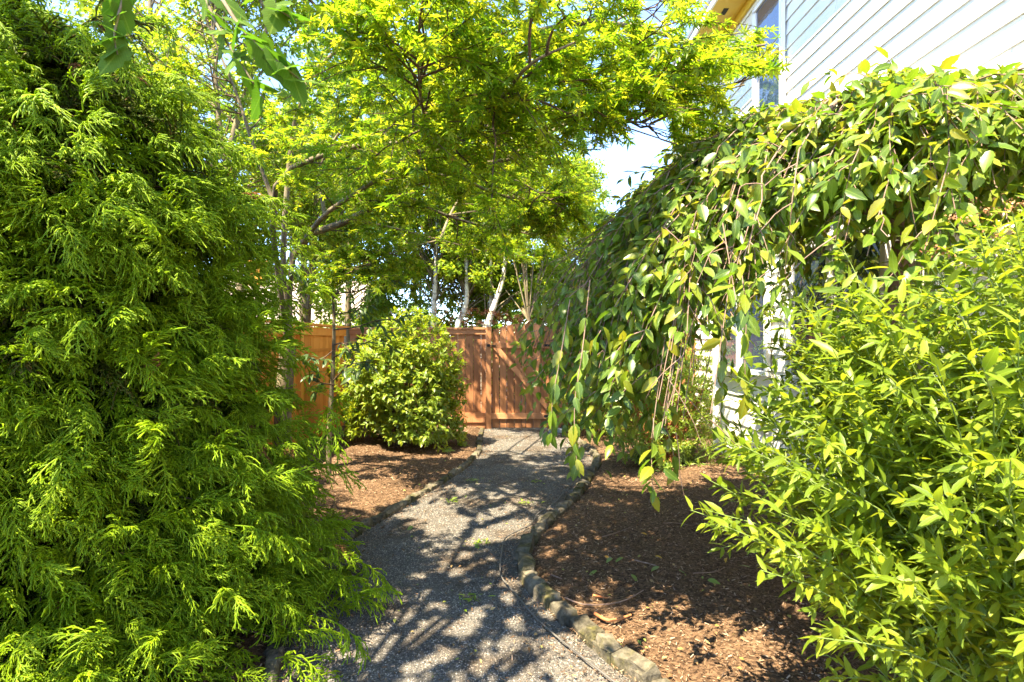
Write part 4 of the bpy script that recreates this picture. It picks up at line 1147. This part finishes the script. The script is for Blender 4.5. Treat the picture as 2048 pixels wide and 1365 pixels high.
sd_ = sprout(brs, 3, .3, .95, (.15, .32), (.4, .9), 5, .6, .0, .2); tb.add(sd_, .003, .0015, 4); tb.build('branches', M['twig'], sap, 'stuff')
q1 = leaves_on(brs, 9, .25, 1.0, (.085, .135), (.6, 1.1), (0, -.2, 1), .25, .3, .6); q2 = leaves_on(sd_, 6, .2, 1., (.08, .125), (.6, 1.1), (0, -.2, 1), .25, .3, .6)
pp, mm, ss = [np.concatenate(z) for z in zip(q1, q2)]
leafset(sap, pp, mm, ss, 'long', M['sapling'], parts=300)

# ---- broad-leaved tree behind the camera, one branch hanging into the picture ----
bt = empty('broad_leaved_tree', (-3.0, -1.3, 0), 'tree whose broad lobed leaves hang into the picture at upper left', 'tree')
tb = Tubes()
tk_ = smooth([(-3.0, -1.3, -.05), (-2.95, -1.2, 1.5), (-2.8, -.9, 3.0), (-2.5, -.5, 4.2), (-2.2, -.1, 5.2)], 12); tb.add(tk_, .13, .04, 9)
lim = []
for e in ([-1.2, 1.1, 3.9], [-2.0, 1.8, 4.0], [-3.6, 1.9, 4.2], [-1.5, .9, 4.9], [-3.4, .4, 5.2], [-1.3, 2.4, 4.3], [-2.6, 2.6, 4.4], [-1.7, 2.0, 5.0], [-4.4, 1.2, 4.0], [-3.0, 3.0, 5.0], [-.9, 2.9, 4.8], [-2.0, 3.2, 4.8]):
    e = np.array(e); s0 = tk_[rng.integers(6, 10)]; lim.append(smooth([s0, s0*.6+e*.4+[0, 0, .25], e*.75+s0*.25+[0, 0, .2], e], 10))
lim = np.array(lim); tb.add(lim, .04, .012, 6)
sb = sprout(lim, 9, .3, 1., (.4, .9), (.5, 1.1), 5, .5, .1, .1); 
hb = [smooth([P(330, -330, 1.55), P(380, -120, 1.35), P(420, 20, 1.25), P(470, 110, 1.2), P(530, 200, 1.18)], 10), smooth([P(390, -100, 1.34), P(470, 40, 1.2), P(540, 110, 1.15), P(600, 160, 1.12)], 10),
      smooth([P(330, -330, 1.55), P(430, -120, 1.4), P(520, -10, 1.3), P(590, 40, 1.25)], 10), smooth([P(300, -250, 1.6), P(260, -60, 1.5), P(230, 60, 1.45), P(235, 110, 1.42)], 10)]
con = smooth([lim[0][6], (lim[0][6]+P(330, -330, 1.55))/2+[0, 0, .1], P(330, -330, 1.55)], 6)
tb.add(con, .010, .007, 5); tb.add(np.array(hb), .0055, .0018, 5); tb.add(smooth([P(330, -330, 1.55), P(310, -290, 1.58), P(300, -250, 1.6)], 4), .005, .004, 4)
tb.build('trunk', M['bark'], bt, 'stuff'); t2 = Tubes(); t2.add(sb, .008, .003, 4); t2.build('twigs', M['twig'], bt, 'stuff')
q = leaves_on(sb, 34, .1, 1., (.06, .10), (.6, 1.2), (0, 0, 1.), .2, .35, .6)
# the crown keeps above the camera's view
g = ~inframe(q[0], 60) & (q[0][:, 2] > 2.6) & ~sunway(q[0])
leafset(bt, q[0][g], q[1][g], q[2][g], 'big', M['bigleaf'], parts=0, rest='crown')
h1 = leaves_on(np.array(hb), 12, .22, 1.0, (.048, .074), (.5, 1.1), (.1, .0, 1.), .30, .40, .6)
leafset(bt, *h1, 'big', M['bigleaf'], parts=100)

# ---- trees beyond the fence --------------------------------------------------
def tree(name, base, stems, cen, rad, nl, size, mat, bark, label, seed, group=None, nb=60, tmpl='tiny', clump=.34, r0=.07, hollow=.5):
    base = np.array(base, float); root = empty(name, base, label, 'tree', group)
    tb = Tubes(); cen = np.array(cen, float); rad = np.array(rad, float)
    pls = []
    for c, r in stems:
        pl = smooth(c, 14); pls.append(pl); tb.add(pl, r, r*.3, 8)
    tb.build('trunk', M[bark], root, 'stuff')
    u = nrm(rng.normal(size=(nb, 3))); f = rng.random(nb)**(1/3)*(1-hollow)+hollow
    e = cen+u*(f*lumpy(u, seed, .22, 2.6))[:, None]*rad
    pl = np.array(pls)[rng.integers(0, len(pls), nb)]; tt = np.clip((e[:, 2]-pl[:, 0, 2])/np.maximum(pl[:, -1, 2]-pl[:, 0, 2], .1)*.75+.05, .4, .97)
    s0, _ = along(pl, tt[:, None]); s0 = s0[:, 0]
    s = np.linspace(0, 1, 7)[None, :, None]; md = (s0+e)/2+np.array([0, 0, .15])*rad[2]*.5
    br = s0[:, None]*(1-s)**2+md[:, None]*2*s*(1-s)+e[:, None]*s*s
    bt_ = Tubes(); bt_.add(br, .015, .004, 4)
    sb = sprout(br, 7, .35, 1.0, (clump, clump*2.4), (.4, 1.2), 5, .8, .05, .2); bt_.add(sb, .006, .002, 3)
    bt_.build('branches', M[bark if bark != 'birch' else 'bark'], root, 'stuff')
    k = max(3, int(1.9*nl/len(sb)))
    q = leaves_on(sb, k, .1, 1., size, (.5, 1.3), (0, -.2, 1.), .18, .5)
    pos = q[0]+rng.normal(size=q[0].shape)*.05
    leafset(root, pos, q[1], q[2], tmpl, mat, parts=0, rest='crown')
    return root
GB = 'trees beyond the fence'
tree('broadleaf_tree', (-3.9, 10.9, 0), [([(-3.9, 10.9, 0), (-3.9, 10.9, 2.0), (-3.7, 10.9, 5.0)], .08)], (-3.9, 10.8, 4.4), (1.7, 1.0, 1.9), 10000, (.06, .10), M['birchleaf'], 'bark',
     'yellow green tree just outside the orange fence', 29, GB, 70)
tree('birch_tree', (-1.70, 12.2, 0), [([(-1.70, 12.2, 0), (-1.68, 12.2, 2), (-1.62, 12.2, 3.5), (-1.6, 12.3, 7)], .075)], (-1.7, 12.6, 5.1), (1.7, 1.5, 3.1), 13000, (.07, .12), M['birchleaf'], 'birch',
     'straight pale birch rising above the round shrub', 21, GB)
tree('birch_tree', (-1.12, 12.0, 0), [([(-1.18, 12.0, 0), (-1.17, 12.0, 1.7), (-.98, 12.0, 2.3), (-.96, 12.0, 3.0), (-1.1, 12.3, 6.5)], .085)], (-.7, 13.2, 5.0), (1.6, 1.4, 2.9), 12000, (.07, .12), M['birchleaf'], 'birch',
     'birch with a curved white trunk left of the gate', 22, GB)
tree('birch_tree', (-.42, 11.8, 0), [([(-.55, 11.8, 0), (-.52, 11.8, 1.7), (-.34, 11.8, 2.4), (-.15, 12.0, 3.2), (0, 12.2, 6)], .085), ([(-.62, 11.9, 0), (-.60, 11.9, 1.8), (-.45, 12.0, 2.3), (-.5, 12.2, 5.5)], .07),
      ([(-.35, 11.7, 1.45), (.1, 11.5, 1.75), (.35, 11.6, 1.98)], .04)], (.35, 12.8, 4.6), (1.5, 1.4, 2.5), 12000, (.07, .12), M['birchleaf'], 'birch', 'leaning white birch clump directly behind the gate post', 23, GB)
tree('broadleaf_tree', (2.0, 15.5, 0), [([(2.0, 15.5, 0), (2.0, 15.5, 2.5), (1.9, 15.6, 6)], .14)], (1.75, 15.3, 4.3), (1.75, 1.7, 2.35), 15000, (.07, .12), M['birchleaf'], 'bark',
     'sunlit bushy tree behind the gate left of the open sky', 24, GB, 80)
tree('broadleaf_tree', (-3.9, 13.2, 0), [([(-3.9, 13.2, 0), (-3.8, 13.2, 2.5), (-3.8, 13.2, 5.5)], .11)], (-3.3, 13.2, 4.2), (1.7, 1.5, 2.2), 13000, (.07, .12), M['greenleaf'], 'bark',
     'leafy tree above the corner of the two fences', 25, GB, 70)
tree('slender_tree', (-4.6, 8.2, 0), [([(-5.0, 8.0, 0), (-5.05, 8.0, 3), (-5.1, 8.0, 7.5)], .075), ([(-4.3, 8.2, 0), (-4.25, 8.2, 2.5), (-4.1, 8.2, 4.2), (-3.4, 8.2, 6.5)], .09),
      ([(-3.9, 8.3, 0), (-4.0, 8.3, 3), (-4.3, 8.3, 5), (-4.4, 8.3, 7.5)], .07)], (-4.6, 8.6, 6.2), (2.4, 1.6, 2.6), 15000, (.06, .10), M['birchleaf'], 'bark',
     'tall slender trunked tree behind the cypress at upper left', 26, None, 90)
tree('broadleaf_tree', (-5.5, 15.0, 0), [([(-5.5, 15, 0), (-5.5, 15, 3), (-5.4, 15, 8)], .15)], (-5.3, 15.2, 7.0), (3.0, 2.2, 3.2), 14000, (.11, .17), M['greenleaf'], 'bark',
     'tall tree filling the gap above the left fence', 27, GB, 90)
tree('broadleaf_tree', (-1.0, 17.0, 0), [([(-1.0, 17, 0), (-1.0, 17, 3), (-1.1, 17, 8)], .15)], (-1.2, 17.2, 7.6), (3.0, 2.2, 3.4), 14000, (.11, .17), M['greenleaf'], 'bark',
     'tall tree far behind the birches', 28, GB, 90)
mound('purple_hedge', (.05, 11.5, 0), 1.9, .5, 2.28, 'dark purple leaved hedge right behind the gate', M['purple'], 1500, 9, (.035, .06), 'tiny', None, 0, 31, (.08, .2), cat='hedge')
mound('green_hedge', (3.2, 13.2, 0), 2.6, .9, 2.6, 'light green hedge beyond the fence by the house corner', M['greenleaf'], 1600, 9, (.05, .09), 'tiny', None, 0, 32, (.1, .3), cat='hedge')
mound('green_hedge', (-3.6, 14.9, 0), 2.6, .8, 2.9, 'light green hedge in front of the neighbouring house', M['birchleaf'], 1700, 9, (.07, .11), 'tiny', None, 0, 33, (.1, .3), cat='hedge')
mound('green_hedge', (-.6, 13.9, 0), 2.2, .7, 3.3, 'leafy green understorey between the birch trunks', M['birchleaf'], 1800, 9, (.07, .11), 'tiny', None, 0, 34, (.1, .3), cat='hedge')
# blue spruce
bs_ = empty('blue_spruce', (-2.9, 18, 0), 'small blue spruce seen between shrub and birch trunks', 'tree')
tb = Tubes(); tb.add(smooth([(-2.9, 18, 0), (-2.9, 18, 2), (-2.9, 18, 4.1)], 6), .08, .02, 6); tb.build('trunk', M['twig'], bs_)
n = 420; hz_ = rng.uniform(.3, 4.0, n); a = rng.random(n)*6.28; L = (4.2-hz_)*.30+.05
s = np.linspace(0, 1, 4)[None, :, None]
o_ = np.stack([np.cos(a), np.sin(a), np.full(n, .05)], -1)
pl = np.array([-2.9, 18, 0])+np.stack([0*a, 0*a, hz_], -1)[:, None]+o_[:, None]*L[:, None, None]*s+np.array([0, 0, -.1])*s*s
q = leaves_on(pl, 12, .2, 1., (.08, .13), (.4, .9), (0, 0, 1.), 0, .5)
leafset(bs_, *q, 'narrow', M['spruce'], parts=0, rest='needles')
# distant tree line that closes the horizon
far = empty('tree_line', (0, 45, 0), 'distant band of green trees on the horizon', 'trees', kind='stuff')
n = 9000; xf = rng.uniform(-60, 60, n); hf = 3.6+.9*np.sin(xf*.31)+.6*np.sin(xf*.93+1)
pf = np.stack([xf, 46+rng.normal(size=n)*2, rng.random(n)*hf], -1)
leafset(far, pf, frames(rng.normal(size=(n, 3)), np.array([0, -1., .6]), .5), rng.uniform(.5, .9, n), 'tiny', M['greenleaf'], parts=0, rest='foliage')

# ------------------------------------------------------------------ small things on the ground
hose = smooth([(.55, 5.75, .03), (.42, 5.35, .03), (.26, 5.05, .03), (.20, 4.78, .03), (.10, 4.62, .03), (-.02, 4.42, .03), (-.045, 4.12, .03), (-.05, 3.85, .03), (-.03, 3.66, .03),
               (.06, 3.42, .03), (.16, 3.15, .03), (.27, 2.93, .03), (.39, 2.72, .03), (.52, 2.5, .03), (.68, 2.2, .03), (.85, 1.8, .03)], 70)
hose[:, 0] -= .03
tb = Tubes(); tb.add(hose, .0048, .0048, 6); tag(tb.build('drip_hose', M['hose']), 'thin grey drip hose lying along the right edge of the path', 'hose')

def gp(x, y): d = y-682.5; return np.array([(x-1024)*CAMZ/d, F*CAMZ/d])
def gz_(p): return float(bed_z(np.array(p[0]), np.array(p[1])))
TW = [([(1130, 1214), (1165, 1230), (1215, 1231), (1255, 1222), (1287, 1204)], .005, 'M', 'long curved pale twig lying on the mulch near the stone border'),
      ([(1205, 1092), (1235, 1084), (1266, 1073)], .004, 'M', 'straight pale twig on the mulch, farthest of the pale twigs'),
      ([(1269, 1143), (1290, 1149), (1313, 1156)], .006, 'M', 'short stout twig on the mulch beside fallen green leaves'),
      ([(1190, 1252), (1215, 1266), (1240, 1263), (1262, 1256)], .011, 'B', 'thick brown root lying on the mulch by the stone border'),
      ([(1327, 1069), (1350, 1070), (1376, 1075)], .004, 'M', 'thin grey twig on the mulch under the cherry'),
      ([(1102, 1168), (1113, 1173), (1124, 1177)], .006, 'M', 'short grey twig just right of the mossy stones'),
      ([(1386, 1173), (1430, 1172), (1450, 1163)], .004, 'M', 'thin bent twig in the shade of the cherry'),
      ([(1186, 1213), (1200, 1216), (1215, 1220)], .008, 'B', 'short brown bark strip on the mulch')]
for pts, r, mt, lab in TW:
    w = [gp(*p) for p in pts]; c = [(p[0], p[1], gz_(p)+.018+r) for p in w]
    tb = Tubes(); tb.add(smooth(c, 9), r, r*.6, 5); tag(tb.build('twig', M['cherry_bark'] if mt == 'M' else M['red_bark']), lab, 'twig')
M['fallen'] = leaf_mat('fallen_leaf', [(.14,.22,.04),(.22,.28,.06)], [(.2,.3,.04),(.3,.35,.05)], .3)
M['fallen_y'] = leaf_mat('fallen_yellow_leaf', [(.55,.33,.02),(.6,.28,.03)], [(.5,.3,.03),(.5,.3,.03)], .3)
lv = [mesh_np('fallen_leaf', v*.075, tris=t, uv=u) for v, t, u in TM['cherry_hi']]
ly_ = [mesh_np('fallen_leaf', v*.05, tris=t, uv=u) for v, t, u in TM['cherry_hi']]
for m_ in lv: m_.materials.append(M['fallen'])
for m_ in ly_: m_.materials.append(M['fallen_y'])
for k, (x, y) in enumerate([(1224, 1137), (1247, 1138), (1318, 1158), (1262, 1172), (1194, 1162), (1358, 1168), (1375, 1000), (1328, 998), (825, 1058), (948, 965), (1068, 968), (905, 1005), (953, 1093), (1415, 1188), (1500, 1165)]):
    p = gp(x, y); onp = XL(p[1]) < p[0] < XR(p[1])
    o = obj('fallen_leaf', lv[k % 2], None, None, (p[0], p[1], .025 if onp else gz_(p)+.024)); o.rotation_euler = (rng.normal()*.25, rng.normal()*.25, rng.random()*6.28)
    if onp: tag(o, 'green fallen leaf lying on the gravel path', 'leaf', 'green leaves fallen on the path')
    else: tag(o, 'green fallen leaf lying on the brown mulch', 'leaf', 'green leaves fallen on the mulch')
for k, (x, y) in enumerate([(1294, 1092), (1310, 1137), (1210, 1132), (1452, 1145)]):
    p = gp(x, y)
    o = obj('fallen_leaf', ly_[k % 2], None, None, (p[0], p[1], gz_(p)+.024)); o.rotation_euler = (rng.normal()*.2, rng.normal()*.2, rng.random()*6.28)
    tag(o, 'small yellow fallen leaf lying on the brown mulch', 'leaf', 'yellow leaves fallen on the mulch')
n = 1500; yl = scatter_y(n, 2.0, 10, 1.2); xl = rng.uniform(-2.6, 3.0, n); dl = np.maximum(XL(yl)-xl, xl-XR(yl)); kl = (np.abs(dl) > .12) & ((dl > 0) | (rng.random(n) < .35))
xl, yl, dl = xl[kl], yl[kl], dl[kl]; n = len(xl); zl = np.where(dl > 0, bed_z(xl, yl)+.018, .024)
al = rng.random(n)*6.28
V, T, U = inst(TM['tiny'], np.zeros(n, int), np.stack([xl, yl, zl], -1), frames(np.stack([np.cos(al), np.sin(al), rng.normal(size=n)*.25], -1), np.array([0, 0, 1.]), .35)*rng.uniform(.012, .035, n)[:, None, None])
M['litter'] = island_mat('dry_litter', [(.10,.055,.02),(.24,.14,.06),(.36,.24,.10),(.30,.30,.06),(.16,.20,.04)])
tag(obj('leaf_litter', mesh_np('leaf_litter', V, tris=T), M['litter']), 'small dry leaf fragments strewn over path and beds', 'leaf litter', kind='stuff')
wv = inst(TM['narrow'], rng.integers(0, 2, 26), rng.normal(size=(26, 3))*np.array([.035, .035, 0])+[0, 0, .012], frames(rng.normal(size=(26, 3))*[1, 1, .3]+[0, 0, .45], np.array([0, 0, 1.]), .3)*rng.uniform(.02, .045, 26)[:, None, None])
wm = mesh_np('weed', wv[0], tris=wv[1], uv=wv[2]); wm.materials.append(M['pieris'])
for x, y in ((946, 964), (1073, 967), (1050, 1010), (905, 1006), (962, 1090), (942, 1203)):
    p = gp(x, y); o = obj('weed', wm, None, None, (p[0], p[1], .012)); o.rotation_euler = (0, 0, rng.random()*6.28); o.scale = (1.3, 1.3, .7)
    tag(o, 'tiny green weed sprouting in the gravel path', 'weed', 'weeds sprouting in the path')
# small stump
p = gp(1303, 1018); tb = Tubes(); tb.add(smooth([(p[0], p[1], -.02), (p[0]+.01, p[1], .06), (p[0]+.03, p[1]-.01, .12)], 6), .05, .025, 7)
tb.add(smooth([(p[0]+.01, p[1], .05), (p[0]+.09, p[1]-.03, .05)], 4), .025, .012, 6); tag(tb.build('stump', M['cherry_bark']), 'small weathered stump in the mulch in front of the pieris', 'stump')
# grey flagstone at the foot of the gate
tag(prism('flat_stone', [(.62, 9.66), (.86, 9.62), (.95, 9.78), (.70, 9.86)], 'z', .0, .06, plain('blue_grey_stone', (.24,.27,.32), .7, var=.2, scale=20)), 'flat blue grey stone lying at the hinge side of the gate', 'stone')

build_leaves()
